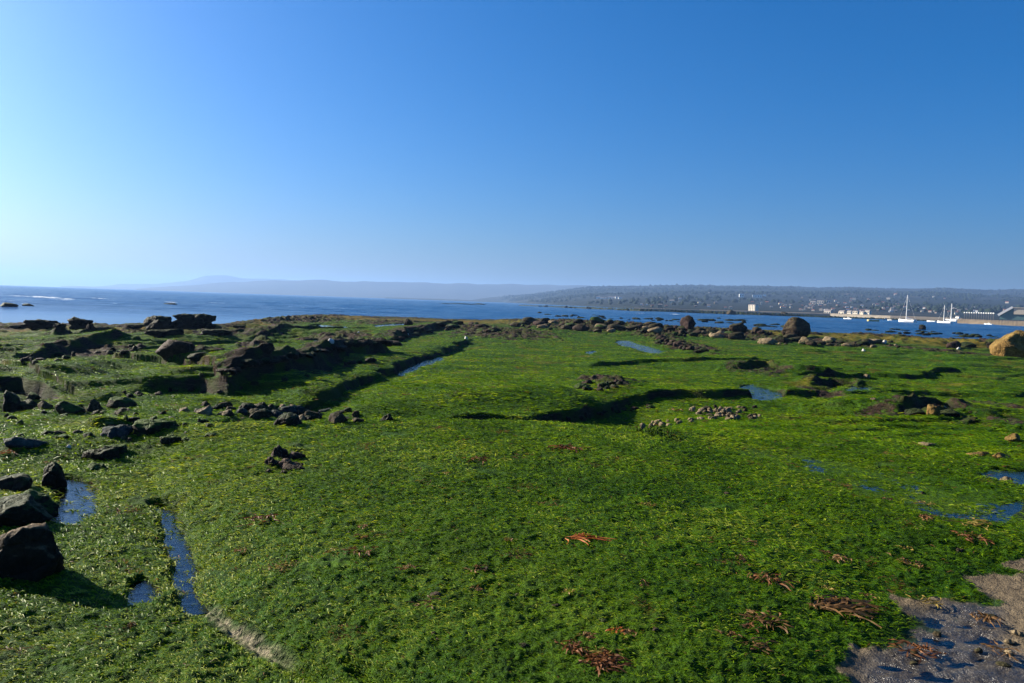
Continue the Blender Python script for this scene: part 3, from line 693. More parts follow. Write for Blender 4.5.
# ------------------------------------------------------------------ rocks
rng = random.Random(4)
def rock_mesh(seed, sub=4, flat=1.0, rough=0.10, planes=16):
    rg = random.Random(seed); bm = bmesh.new(); bmesh.ops.create_icosphere(bm, subdivisions=sub, radius=1.0)
    pl = []
    for i in range(planes):
        n = Vector((rg.gauss(0, 1), rg.gauss(0, 1), rg.gauss(0, 1))).normalized(); pl.append((n, rg.uniform(0.62, 1.0) if seed < 40 else rg.uniform(0.86, 1.05)))
    if 20 <= seed < 40: pl.append((Vector((rg.uniform(-0.15, 0.15), 0, 1)).normalized(), 0.48)); rough = 0.30; flat = 1
    off = Vector((rg.uniform(0, 50), rg.uniform(0, 50), rg.uniform(0, 50)))
    for v in bm.verts:
        u = v.co.normalized(); r = 1.15
        for n, d in pl:
            c = u.dot(n)
            if c > 0.05: r = min(r, d / c)
        p = u * r
        k = 1 + rough * (mnoise.noise(p * 2.2 + off) + 0.5 * mnoise.noise(p * 5 + off) + 0.3 * mnoise.noise(p * 11 + off) + 0.15 * mnoise.noise(p * 24 + off))
        v.co = p * k
    # normalise to a unit footprint with its base at z = 0
    xs = [v.co.x for v in bm.verts]; ys = [v.co.y for v in bm.verts]; zs = [v.co.z for v in bm.verts]
    for v in bm.verts:
        v.co.x = (v.co.x - (max(xs) + min(xs)) / 2) / (max(xs) - min(xs))
        v.co.y = (v.co.y - (max(ys) + min(ys)) / 2) / (max(ys) - min(ys))
        v.co.z = (v.co.z - min(zs)) / (max(zs) - min(zs))
    return bm_mesh('rock', bm, True)
_proto = {}
def proto(variant, mat, sub=3, rough=0.12):
    key = (variant, mat.name, sub)
    if key not in _proto:
        me = rock_mesh(variant, sub, rough=rough); me.materials.append(mat); _proto[key] = me
    return _proto[key]
def rock(px, py, w, h, mat, label, name='rock', group=None, var=None, sub=4, sea=False, depth=0.8, rz=None, bury=0.3, cat='rock', rough=0.12):
    if sea:
        x, y = G(px, py, SEA); z = SEA
    else: x, y, z = hit(px, py)
    sx = w * y / F; szz = h * y / F
    me = proto(var if var is not None else rng.randint(1, 14), mat, sub, rough)
    o = bpy.data.objects.new(name, me); C.objects.link(o)
    o.scale = (sx, sx * depth, szz / (1 - bury)); o.rotation_euler = (0, 0, rz if rz is not None else rng.choice((0, math.pi)) + rng.uniform(-0.35, 0.35))
    o.location = (x, y + sx * depth * 0.35, z - szz / (1 - bury) * bury)
    return tag(o, label, cat, group)

NEAR = 'dark boulders at the left edge'
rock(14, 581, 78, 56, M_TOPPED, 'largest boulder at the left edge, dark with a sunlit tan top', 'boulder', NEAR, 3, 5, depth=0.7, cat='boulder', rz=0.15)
rock(4, 529, 66, 26, M_DARK, 'dark boulder directly behind the largest tan topped boulder', 'boulder', NEAR, 5, 5, cat='boulder')
rock(28, 514, 48, 22, M_MOSSY, 'low dark boulder with green top beside the blue pool', 'boulder', NEAR, 7, 5, cat='boulder')
rock(47, 489, 28, 26, M_DARK, 'upright dark boulder at the far corner of the left blue pool', 'boulder', NEAR, 2, 5, cat='boulder')
rock(8, 492, 40, 16, M_DARK, 'low dark boulder left of the upright one behind the pool', 'boulder', NEAR, 8, 4, cat='boulder')
rock(18, 450, 38, 13, M_BLUEGREY, 'smooth blue grey boulder lying on green algae at the left edge', 'boulder', NEAR, 4, 4, cat='boulder')
rock(72, 520, 20, 7, M_MOSSY, 'flat dark stone standing in the left blue pool', 'stone', None, 6, 4, cat='stone')
G2 = 'mossy rocks behind the left pool'
rock(114, 438, 32, 13, M_BLUEGREY, 'grey rock with pale sloping face among mossy rocks', 'rock', G2, 22, 4, bury=0.45)
rock(148, 437, 46, 15, M_MOSSY, 'largest mossy rock, broad and green topped, right of the grey one', 'rock', G2, 24, 4, bury=0.45)
rock(168, 446, 24, 10, M_MOSSY, 'small mossy rock in front of the broad mossy one', 'rock', G2, 30, 4, bury=0.5)
rock(97, 461, 40, 13, M_DARK, 'dark low rock with mossy back nearer than the grey rock', 'rock', G2, 31, 4, bury=0.5)
rock(112, 455, 24, 9, M_MOSSY, 'short mossy rock touching the dark low one', 'rock', G2, 32, 4, bury=0.5)
rock(186, 443, 14, 5, M_MOSSY, 'smallest mossy rock at the right end of the group', 'rock', G2, 22, 4, bury=0.5)
rock(92, 472, 26, 8, M_MOSSY, 'flat mossy rock closest to the left blue pool', 'rock', G2, 25, 4, bury=0.5)
G3 = 'row of stones in the left hollow'
rock(6, 413, 26, 22, M_DARK, 'tall dark stone at the left end of the row by the pale pool', 'stone', G3, 6, 4, cat='stone')
rock(24, 412, 26, 12, M_DARK, 'dark stone second from the left end of the row', 'stone', G3, 13, 4, cat='stone')
rock(42, 411, 16, 10, M_BROWN, 'small brown stone in front of the pale pool', 'stone', G3, 14, 4, cat='stone')
rock(30, 402, 14, 8, M_MOSSY, 'small mossy stone standing in the pale pool', 'stone', G3, 3, 4, cat='stone')
rock(66, 416, 28, 15, M_MOSSY, 'round dark green boulder in the middle of the stone row', 'stone', G3, 4, 4, cat='stone')
rock(93, 412, 16, 13, M_BROWN, 'upright brown stone right of the small bright puddle', 'stone', G3, 7, 4, cat='stone')
rock(117, 410, 28, 12, M_MOSSY, 'wide stone with greenish tan top at the right of the row', 'stone', G3, 9, 4, cat='stone')
rock(121, 415, 20, 7, M_BROWN, 'low reddish brown stone in front of the wide tan topped one', 'stone', G3, 11, 4, cat='stone')
rock(102, 415, 9, 4, M_BROWN, 'smallest stone of the row, between two brown ones', 'stone', G3, 1, 3, cat='stone')

for k in range(46):
    a = rng.uniform(0, 215); b = np.interp(a, [0, 120, 215], [414, 416, 425]) + rng.uniform(-6, 26)
    rock(a, b, rng.uniform(5, 15), rng.uniform(3, 6.5), rng.choice((M_MOSSY, M_DARK, M_MOSSY, M_BROWN)), 'small mossy cobble among the rocks on the left', 'stone', 'mossy cobbles on the left', None, 3, cat='stone', bury=0.4)
# stones piled in the gully behind the crest
G4 = 'stones in the gully behind the crest'
big4 = [(285, 427, 30, 13, M_DARK, 'largest dark stone in the gully pile'), (336, 425, 20, 13, M_BROWN, 'upright brown stone near the right of the gully pile'), (286, 415, 22, 9, M_BLUEGREY, 'grey angular stone behind the largest dark stone'),
        (203, 416, 16, 10, M_TAN, 'pale tilted stone at the left of the gully pile'), (183, 414, 12, 6, M_TAN, 'pale tan stone at the far left end of the gully pile'), (226, 417, 14, 7, M_TAN, 'low tan stone left of the middle of the gully pile'),
        (386, 422, 15, 8, M_DARK, 'lone dark stone at the far right of the gully'), (357, 424, 13, 6, M_BROWN, 'small brown stone by the shaded water of the gully'), (257, 420, 18, 9, M_BROWN, 'brown stone left of the largest dark stone'), (312, 421, 18, 10, M_BROWN, 'brown stone right of the largest dark stone')]
for k, (a, b, w, h, m, lab) in enumerate(big4): rock(a, b, w, h, m, lab, 'stone', G4, k + 1, 4, cat='stone')
for k in range(52):
    a = rng.triangular(190, 368, 300); b = 410 + (a - 190) * 0.045 + rng.uniform(-3, 7)
    rock(a, b, rng.uniform(7, 16), rng.uniform(4.5, 8.5), rng.choice((M_BROWN, M_DARK, M_TAN, M_BROWN, M_BLUEGREY)), 'small stone in the heap in the gully behind the crest', 'stone', 'small stones heaped in the gully', None, 3, cat='stone')
for k in range(60):
    a = rng.triangular(690, 766, 722); b = 414 + (a - 720) * 0.02 + rng.uniform(-6, 7)
    rock(a, b, rng.uniform(4, 9), rng.uniform(3, 5.5), rng.choice((M_TAN, M_TAN, M_BROWN)), 'small pale tan stone in the heap right of the dark pit', 'stone', 'pale stones heaped right of the pit', None, 3, cat='stone')
for k in range(16):
    a = rng.uniform(636, 692); b = 427 - (a - 640) * 0.1 + rng.uniform(-2, 3)
    rock(a, b, rng.uniform(4, 8), rng.uniform(3, 5), M_TAN, 'small tan stone in the line beside the dark pit', 'stone', 'tan stones lined up beside the pit', None, 3, cat='stone')

# rocks on the left shore
G5 = 'dark rocks on the left shore'
for a, b, w, h, v, lab in [(38, 329.5, 36, 10, 1, 'flat topped dark rock, left of the pair on the left shore'), (77, 329.5, 27, 12.5, 2, 'taller dark rock, right of the pair on the left shore'), (15, 329.5, 18, 4.5, 3, 'low dark rock at the far left of the shore'),
                           (58, 329.5, 14, 5.5, 4, 'small dark rock between the flat and the taller one'), (90, 329.5, 10, 6, 5, 'small dark rock leaning on the taller one'), (103, 330, 20, 3, 6, 'lowest dark ledge right of the taller rock'),
                           (155, 329, 36, 13, 7, 'broad dark rock, left half of the double shore rock'), (190, 329.5, 44, 16, 8, 'highest dark rock, right half of the double shore rock'), (134, 329, 22, 3.5, 9, 'low rock sloping up to the double shore rock'),
                           (207, 329.5, 18, 6, 10, 'dark foot of the highest shore rock'), (238, 329, 14, 3.2, 12, 'tiny dark rock on the shore right of the double rock')]:
    rock(a, b, w, h, M_DARK, lab, 'rock', G5, v + 20, 5, depth=0.5, rz=rng.uniform(-0.15, 0.15))
rock(163, 337.5, 40, 9, M_DARK, 'long dark slab in front of the double shore rock', 'rock', None, 31, 4, depth=0.4)
rock(213, 336, 34, 7, M_DARK, 'dark slab to the right in front of the highest shore rock', 'rock', None, 33, 4, depth=0.4)
rock(172, 361, 40, 16, M_PURPLE, 'purple brown rock with lit left end on the left green terrace', 'rock', None, 5, 4, depth=0.6)
rock(198, 361, 24, 9, M_DARK, 'dark tail end of the purple brown rock', 'rock', None, 3, 4, depth=0.6)
rock(264, 351, 18, 8, M_PURPLE, 'small purple brown rock behind the long ledge', 'rock', None, 9, 4)
for a, b, w, h, lab in [(279, 460, 25, 14, 'largest block of the lone purple brown clump on the foreground slab'), (270, 467, 18, 10, 'block at the left foot of the lone purple brown clump'), (286, 469, 24, 10, 'block at the near side of the lone purple brown clump'), (294, 461, 16, 9, 'block at the right side of the lone purple brown clump')]:
    rock(a, b, w, h, M_PURPLE, lab, 'rock', 'blocks of the lone purple brown clump', None, 4, rough=0.25, bury=0.4)
for k in range(14):
    rock(rng.uniform(264, 304), rng.uniform(454, 478), rng.uniform(4, 9), rng.uniform(2.5, 5), M_PURPLE, 'small crumb of rock around the lone purple brown clump', 'rock', 'crumbs around the lone purple brown clump', None, 3)
rock(292, 471, 20, 6, M_PURPLE, 'flat crumbling foot of the lone purple clump', 'rock', None, 10, 4)
for a, b, w, h, lab in [(6, 307, 17, 4.5, 'dark rock awash at the left edge of the sea'), (26, 306.3, 15, 2.8, 'small dark rock awash with foam behind it'), (170, 304.6, 16, 1.6, 'low dark rock awash beside breaking foam')]:
    rock(a, b, w, h, M_DARK, lab, 'sea_rock', 'dark rocks awash in the left sea', None, 4, sea=True, depth=0.6)

# boulders of the right shore
rock(798, 339, 28.5, 22, M_BROWN, 'big rounded brown boulder standing on the right shore', 'boulder', None, 44, 5, depth=0.9, cat='boulder', bury=0.10, rz=0.2, rough=0.09)
rock(1027, 358.5, 50, 28, M_OCHRE, 'huge ochre boulder cut by the right edge', 'boulder', None, 42, 5, depth=0.9, cat='boulder', bury=0.2, rz=0.1, rough=0.08)
rock(689, 331, 16, 15.5, M_PURPLE, 'upright reddish boulder at the far shore', 'boulder', None, 2, 4, depth=0.9, cat='boulder', bury=0.12)
rock(738, 333.5, 18, 9.5, M_BROWN, 'mushroom shaped brown boulder right of the reddish one', 'boulder', None, 8, 4, cat='boulder')
rock(757, 333.5, 9, 6, M_BROWN, 'small brown boulder left of the big rounded one', 'boulder', None, 1, 4, cat='boulder')
rock(767, 335, 8, 3.5, M_DARK, 'small dark rock close to the big rounded boulder', 'rock', None, 6, 4)
for a, b, w, h, m, lab in [(783, 343, 18, 7, M_DARK, 'dark stone at the left foot of the big boulder'), (807, 343.5, 14, 6.5, M_TAN, 'tan stone at the right foot of the big boulder'), (771, 343, 16, 5, M_TAN, 'low tan stone left of the big boulder foot'),
                           (955, 348.5, 14, 8, M_PURPLE, 'reddish stone on the far right green flat'), (970, 348, 20, 6, M_DARK, 'long dark stone right of the reddish stone'), (995, 348.5, 12, 7, M_DARK, 'dark stone between reddish stone and ochre boulder'),
                           (936, 417, 16, 12, M_OCHRE, 'ochre rock lit on the brown rock patch at the right'), (919, 417, 22, 8, M_DARK, 'dark rock left of the ochre rock at the right'), (953, 418, 22, 8, M_DARK, 'dark rock right of the ochre rock at the right'),
                           (1016, 442, 18, 8, M_OCHRE, 'ochre stone at the right edge above the deep pool'), (1008, 482, 12, 5, M_TAN, 'tan stone at the near edge of the deep pool'), (930, 447, 16, 4, M_TAN, 'flat tan stone alone on the algae at the right'),
                           (875, 402, 8, 4, M_TAN, 'small tan stone on the green flat at the right'), (868, 379, 7, 5, M_TAN, 'pale upright stone on the long dark scarp'), (983, 458, 26, 5, M_OCHRE, 'flat ochre slab above the deep pool'), (1005, 460, 22, 6, M_OCHRE, 'flat ochre slab close to the right edge')]:
    rock(a, b, w, h, m, lab, 'stone', None, None, 4, cat='stone')
for k in range(46):
    a = rng.uniform(762, 900); b = 341 + (a - 762) * 0.025 + rng.uniform(-1.5, 4)
    rk_w = rng.choice((4, 5, 7, 10, 15)) * rng.uniform(0.8, 1.2); rock(a, b, rk_w, rk_w ** 0.65 * rng.uniform(0.6, 1.0), rng.choice((M_TAN, M_BROWN, M_BROWN, M_DARK)), 'low brown stone in the belt beside the big boulder', 'stone', 'brown stones in the belt by the big boulder', None, 3, cat='stone')
for k in range(110):
    a = rng.uniform(516, 770); lo, hi_ = np.interp(a, [516, 560, 640, 700, 770], [325, 321.5, 325, 329, 332]), np.interp(a, [516, 560, 640, 700, 770], [327, 331, 335, 338, 342])
    rk_w = rng.choice((3.5, 4.5, 6, 8, 11, 17)) * rng.uniform(0.8, 1.2); rock(a, rng.uniform(lo, hi_), rk_w, rk_w ** 0.7 * rng.uniform(0.6, 1.0), rng.choice((M_BROWN, M_DARK, M_MOSSY, M_DARK, M_PURPLE, M_BROWN, M_TAN)), 'small rock in the rubble along the far reef edge', 'rock', 'rubble rocks along the far reef edge', None, 3)
for k in range(30):
    a = rng.uniform(655, 706); b = 340 + (a - 655) * 0.25 + rng.uniform(-2, 3)
    rock(a, b, rng.uniform(5, 12), rng.uniform(2.5, 5), rng.choice((M_PURPLE, M_PURPLE, M_DARK)), 'purple brown rock in the strip crossing the green slab', 'rock', 'purple rocks in the strip on the slab', None, 3)
for k in range(16):
    a = rng.uniform(580, 626); b = 388 + rng.uniform(-4, 4)
    rock(a, b, rng.uniform(6, 14), rng.uniform(3, 5.5), rng.choice((M_PURPLE, M_MOSSY, M_DARK)), 'purple brown rock in the mound in the middle of the slab', 'rock', 'purple rocks of the mound on the slab', None, 3)
for k in range(40):                        # broken crest of the long ledge
    t = k / 39.0; a = 222 + t * 172; b = np.interp(a, [222, 262, 300, 340, 378, 394], [375, 365, 357.5, 349, 344, 345]) + rng.uniform(-2.5, 1.0)
    rock(a, b, rng.uniform(8, 20), rng.uniform(2.5, 5.5), rng.choice((M_PURPLE, M_PURPLE, M_DARK)), 'purple brown block on the broken top of the long ledge', 'rock', 'blocks along the top of the long ledge', None, 3)
for k in range(38):
    a = rng.uniform(396, 500); b = np.interp(a, [396, 420, 466, 500], [337, 331, 324, 332]) + rng.uniform(-2, 4)
    rock(a, b, rng.uniform(5, 14), rng.uniform(2, 4.5), rng.choice((M_PURPLE, M_DARK, M_MOSSY)), 'dark rock on the far end of the ledge by the sea', 'rock', 'dark rocks at the far end of the ledge', None, 3)
for k in range(64):                        # fallen pieces at the foot of the ledges
    a, b = rng.choice([(lambda u: (u, np.interp(u, [215, 250, 300, 340, 385], [392, 386, 380, 368, 360])))(rng.uniform(215, 388)), (lambda u: (u, np.interp(u, [90, 150, 210], [402, 392, 390])))(rng.uniform(90, 210)), (lambda u: (u, np.interp(u, [560, 660], [420, 404])))(rng.uniform(560, 660)), (lambda u: (u, np.interp(u, [20, 140], [362, 349])))(rng.uniform(20, 140))])
    rock(a, b + rng.uniform(-2, 4), rng.uniform(4, 11), rng.uniform(2.5, 5.5), rng.choice((M_DARK, M_PURPLE, M_MOSSY)), 'broken dark rock lying at the foot of a low ledge', 'rock', 'broken rocks at the foot of the ledges', None, 3)
rock(408, 325.5, 9, 7, M_DARK, 'round dark rock standing on the far end of the ledge', 'rock', None, 6, 4)
for a, b, w, lab in [(331, 343.5, 6, 'white stone behind the long ledge'), (407, 337, 4, 'white stone at the far end of the ledge'), (466, 339.5, 4, 'white stone on the far green slab'), (358, 334, 3.5, 'tiny white stone beside the far pale pool'),
                     (885, 343.5, 4.5, 'white stone on the brown belt right of the boulder'), (959, 350, 3.5, 'white stone touching the reddish stone'), (68, 449, 5, 'white pebble beside the blue grey boulder'), (864, 351.5, 3.5, 'cream stone below the brown belt')]:
    rock(a, b, w, w * 0.8, M_WHITEST, lab, 'stone', None, None, 3, cat='stone')
for k in range(75):
    a = rng.choice((rng.uniform(880, 1000), rng.uniform(860, 1010), rng.uniform(700, 745), rng.uniform(760, 800)))
    b = np.interp(a, [700, 745, 760, 800, 860, 1010], [322, 324, 327.5, 328.5, 331, 339.5]) + rng.uniform(-3.2, 0.6)
    rock(a, b, rng.uniform(4, 13), rng.uniform(0.9, 2.4), M_DARK, 'low dark rock awash in the channel off the right shore', 'sea_rock', 'dark rocks awash off the right shore', None, 3, sea=True, depth=0.5)
rock(924, 330, 8, 5.5, M_DARK, 'pointed dark rock sticking out of the water below the white yacht', 'sea_rock', None, 9, 4, sea=True)
for k in range(34):
    a = rng.uniform(535, 690); b = np.interp(a, [535, 690], [314.5, 322]) + rng.uniform(-1.5, 1.5)
    rock(a, b, rng.uniform(3, 9), rng.uniform(0.7, 1.9), M_DARK, 'low dark rock awash beyond the far reef edge', 'sea_rock', 'dark rocks awash beyond the reef edge', None, 3, sea=True, depth=0.5)
for a, b, w, h in [(462, 304.3, 30, 1.0), (480, 304.6, 14, 1.3), (446, 304.0, 10, 0.8)]:
    rock(a, b, w, h, M_DARK, 'flat dark skerry near the horizon in the middle of the sea', 'sea_rock', 'skerries near the horizon', None, 3, sea=True, depth=0.4)
for k in range(40):                       # dark bits scattered over the slab
    a = rng.uniform(340, 1000); b = rng.uniform(440, 660)
    if a > 860 and b > 600: continue
    rock(a, b, rng.uniform(4, 9) * (b - 300) / 220, rng.uniform(2, 4) * (b - 300) / 220, rng.choice((M_DARK, M_PURPLE, M_BROWN)), 'small dark stone half sunk in the green algae', 'stone', 'small dark stones scattered on the slab', None, 3, cat='stone')
for k in range(9):
    a = rng.uniform(870, 1020); b = rng.uniform(610, 680)
    if a + b < 1530: continue
    rock(a, b, rng.uniform(8, 18), rng.uniform(2.5, 5), rng.choice((M_BROWN, M_TAN)), 'small stone on the wet sand in the bottom right corner', 'stone', 'stones on the wet sand', None, 3, cat='stone')

# ------------------------------------------------------------------ washed-up seaweed
def mat_weed(name, a, b):
    n = NT(name); c = n.mix(n.mapr(n.noise(18, 4, 0.6), 0.35, 0.65), a, b)
    s = n.bsdf(c, 0.6, 0.15); t = n.n('ShaderNodeBsdfTranslucent'); n.set(t.inputs[0], c)
    m = n.n('ShaderNodeMixShader'); m.inputs[0].default_value = 0.25; n.set(m.inputs[1], s); n.set(m.inputs[2], t.outputs[0]); return n.done(m.outputs[0])
W_RED = mat_weed('red_brown_weed', (0.060, 0.024, 0.011), (0.21, 0.085, 0.030))
W_ORANGE = mat_weed('orange_weed', (0.30, 0.075, 0.018), (0.45, 0.14, 0.04))
W_BROWN = mat_weed('brown_weed', (0.06, 0.030, 0.012), (0.22, 0.12, 0.045))
W_YELL = mat_weed('yellow_brown_weed', (0.16, 0.11, 0.02), (0.28, 0.20, 0.05))
def weed(px, py, w, hgt, mat, n, label, group=None, long=1.0, aspect=0.6, name='seaweed'):
    x0, y0, z0 = hit(px, py); rad = w * y0 / F / 2; rg = random.Random(int(px * 7 + py)); hh = 0.6 * hgt * y0 / F
    co = []; q = []
    for i in range(n):
        a = rg.uniform(0, 6.28); rr = rad * math.sqrt(rg.random()) * 0.8
        x, y = rr * math.cos(a), rr * math.sin(a) * aspect / 0.6
        d = rg.uniform(0, 6.28) if long < 1.5 else rg.gauss(0.2, 0.5); L = rad * rg.uniform(0.4, 1.1) * long; wd = rad * rg.uniform(0.018, 0.055) / max(1, long * 0.6)
        wd = max(wd, 0.004)
        top = hh * rg.uniform(0.2, 1.0) * (1 - 0.6 * rr / rad); tw = rg.uniform(-1.2, 1.2); ns = 7; cur = rg.uniform(-1.6, 1.6)
        base = len(co)
        for k in range(ns + 1):
            t = k / ns; dd = d + cur * t
            x += math.cos(dd) * L / ns; y += math.sin(dd) * L / ns
            gz_ = 0.0
            z = top * math.sin(math.pi * min(1, 0.12 + t * 0.9)) + 0.012 + 0.3 * wd * math.sin(k * 2.1 + i)
            s = wd * (0.5 + 0.5 * math.sin(math.pi * (0.15 + 0.8 * t))) * (1 + 0.4 * math.sin(k * 1.7 + i)); ro = tw + t * 1.5
            ex, ey, ez = -math.sin(dd) * math.cos(ro) * s, math.cos(dd) * math.cos(ro) * s, math.sin(ro) * s
            co.append((x + ex, y + ey, z + ez)); co.append((x - ex, y - ey, z - ez))
            if k < ns: b = base + 2 * k; q.append((b, b + 1, b + 3, b + 2))
    o = link(name, np_mesh(name, np.array(co), np.array(q)), mat); o.location = (x0, y0, z0 + 0.012)
    return tag(o, label, 'seaweed', group)
GW = 'brown seaweed washed onto the slab'
weed(604, 667, 36, 9, W_RED, 110, 'largest red brown seaweed heap at the bottom edge of the slab', aspect=0.8)
weed(573, 652, 24, 7, W_RED, 60, 'red brown seaweed heap left of the largest one', aspect=0.8)
weed(590, 642, 22, 6, W_BROWN, 40, 'brown seaweed behind the two red brown heaps', aspect=0.6)
weed(616, 637, 18, 7, W_ORANGE, 14, 'orange kelp scrap poking from the red brown heap')
weed(571, 541, 32, 3, W_ORANGE, 26, 'bright orange kelp strip lying alone on the green slab', long=1.8, aspect=0.15)
weed(826, 612, 56, 9, W_BROWN, 60, 'tangle of tan kelp stalks on the slab, the longest one', GW, long=1.5, aspect=0.4)
weed(766, 625, 40, 8, W_BROWN, 34, 'brown seaweed loop left of the tan kelp tangle', GW)
weed(768, 583, 34, 9, W_RED, 34, 'dark red seaweed patch above the brown loop', GW)
weed(836, 562, 26, 7, W_BROWN, 24, 'small brown seaweed patch between dark red patch and film of water', GW)
weed(972, 541, 26, 8, W_RED, 46, 'round red seaweed clump near the film of water', GW)
weed(974, 526, 34, 5, W_YELL, 24, 'thin yellow brown seaweed behind the round red clump', GW)
weed(925, 524, 12, 4, W_BROWN, 10, 'tiny brown seaweed bit left of the round red clump', GW)
weed(870, 600, 14, 5, W_BROWN, 12, 'tiny brown seaweed bit above the right end of the tan tangle', GW)
weed(920, 606, 26, 4, W_YELL, 14, 'yellow kelp blade pointing at the wet sand', GW, long=1.6, aspect=0.2)
weed(915, 655, 40, 9, W_RED, 34, 'red brown seaweed at the edge of the wet sand pool', GW)
weed(985, 625, 28, 14, W_BROWN, 40, 'dark brown seaweed heap standing in the wet sand pool', GW)
weed(1000, 655, 30, 6, W_BROWN, 18, 'brown seaweed on the wet sand at the right edge', GW)
weed(730, 640, 24, 5, W_BROWN, 14, 'sparse brown seaweed left of the brown loop', GW)
weed(360, 555, 28, 6, W_RED, 22, 'dark red seaweed patch in the middle left of the slab', GW)
weed(262, 523, 40, 6, W_RED, 26, 'faint red seaweed patch below the lone purple clump', GW)
weed(565, 450, 34, 5, W_RED, 26, 'dark seaweed patch near the crest of the slab', GW)
weed(475, 462, 26, 4, W_RED, 16, 'small dark seaweed patch left of the crest patch', GW)
weed(130, 631, 12, 8, W_BROWN, 22, 'small brown seaweed ball beside the bottom left puddle', GW)
weed(12, 454, 26, 4, W_RED, 30, 'rusty red seaweed in front of the blue grey boulder', GW)
weed(645, 588, 18, 4, W_BROWN, 10, 'small brown seaweed tuft right of the orange strip', GW)
weed(676, 411, 14, 3, W_RED, 14, 'rusty orange seaweed on the rim of the dark pit')

for k in range(34):
    a, b = rng.choice([(rng.uniform(690, 900), rng.uniform(540, 650)), (rng.uniform(330, 480), rng.uniform(520, 610)), (rng.uniform(880, 1010), rng.uniform(500, 600)), (rng.uniform(230, 680), rng.uniform(440, 660))])
    if a + b > 1490: continue
    weed(a, b, rng.uniform(9, 26) * (b - 300) / 240, rng.uniform(2, 4) * (b - 300) / 240, rng.choice((W_BROWN, W_RED, W_BROWN, W_YELL)), rng.randint(12, 20), 'small scrap of brown seaweed lying on the green slab', 'brown seaweed scraps scattered on the slab')
# ------------------------------------------------------------------ harbour
def sea_pt(px, py): 
    x, y = G(px, py, SEA); return x, y
def empty(name, loc, rz=0):
    o = bpy.data.objects.new(name, None); C.objects.link(o); o.location = loc; o.rotation_euler = (0, 0, rz); return o
def hull_bm(L, Wd, H, sheer=0.15):
    bm = bmesh.new(); rows = []
    for k in range(13):
        t = k / 12.0; x = (t - 0.5) * L
        b = Wd / 2 * min(1, 1.25 * math.sin(math.pi * (0.18 + 0.82 * t) ** 0.9) ** 0.7) if t < 0.999 else 0.02
        top = H * (1 + sheer * (2 * t - 0.8) ** 2)
        rows.append([bm.verts.new(p) for p in ((x, -b, top), (x, -b * 0.92, H * 0.45), (x, -b * 0.45, -0.25 * H), (x, b * 0.45, -0.25 * H), (x, b * 0.92, H * 0.45), (x, b, top))])
    for a, b in zip(rows, rows[1:]):
        for i in range(5): bm.faces.new((a[i], a[i + 1], b[i + 1], b[i]))
        bm.faces.new((a[5], a[0], b[0], b[5]))
    bm.faces.new(rows[0]); bm.faces.new(rows[-1][::-1])
    bmesh.ops.recalc_face_normals(bm, faces=bm.faces); return bm
def yacht(px, py, length_px, mast_px, rz, label, hull=M_WHITE):
    x, y = sea_pt(px, py); k = y / F; L = length_px * k; Hm = mast_px * k; r = empty('sailing_yacht', (x, y, SEA), rz)
    link('hull', bm_mesh('hull', hull_bm(L, L * 0.3, L * 0.16), True), hull, r)
    bm = bmesh.new(); vs = box(bm, (-0.02 * L, 0, L * 0.125), (L * 0.34, L * 0.16, L * 0.06))
    bmesh.ops.bevel(bm, geom=list(bm.edges), offset=L * 0.012, segments=2, affect='EDGES'); link('cabin', bm_mesh('cabin', bm), M_WHITE, r)
    bm = bmesh.new(); box(bm, (-0.02 * L, 0, L * 0.128), (L * 0.26, L * 0.166, L * 0.018)); link('window', bm_mesh('window', bm), M_GLASS, r)
    bm = bmesh.new(); rod(bm, (L * 0.06, 0, L * 0.08), (L * 0.06, 0, Hm), max(0.11, 0.45 * k), max(0.08, 0.3 * k)); link('mast', bm_mesh('mast', bm), M_METAL, r)
    bm = bmesh.new(); rod(bm, (L * 0.05, 0, L * 0.24), (-L * 0.34, 0, L * 0.22), 0.07, 0.06); link('boom', bm_mesh('boom', bm), M_METAL, r)
    bm = bmesh.new(); rod(bm, (L * 0.04, 0, L * 0.26), (-L * 0.32, 0, L * 0.245), 0.16, 0.11); link('sail_cover', bm_mesh('sail_cover', bm, True), M_NAVY, r)
    bm = bmesh.new(); rod(bm, (L * 0.06, 0, Hm * 0.98), (L * 0.49, 0, L * 0.12), 0.018, 0.018, 5); rod(bm, (L * 0.06, 0, Hm * 0.98), (-L * 0.49, 0, L * 0.12), 0.018, 0.018, 5)
    link('stay', bm_mesh('stay', bm), M_METAL, r)
    bm = bmesh.new(); rod(bm, (L * 0.06, -L * 0.09, Hm * 0.58), (L * 0.06, L * 0.09, Hm * 0.58), 0.04, 0.04, 6); link('spreader', bm_mesh('spreader', bm), M_METAL, r)
    return tag(r, label, 'yacht', 'sailing yachts moored in the harbour')
yacht(907, 322.4, 17, 27.5, 2.2, 'nearest white sailing yacht with the tallest mast')
yacht(944.5, 323.6, 14, 18.5, 2.25, 'white sailing yacht moored before the pier end hut')
yacht(951.5, 321.6, 13, 18, 2.0, 'white sailing yacht partly hidden behind the middle one')
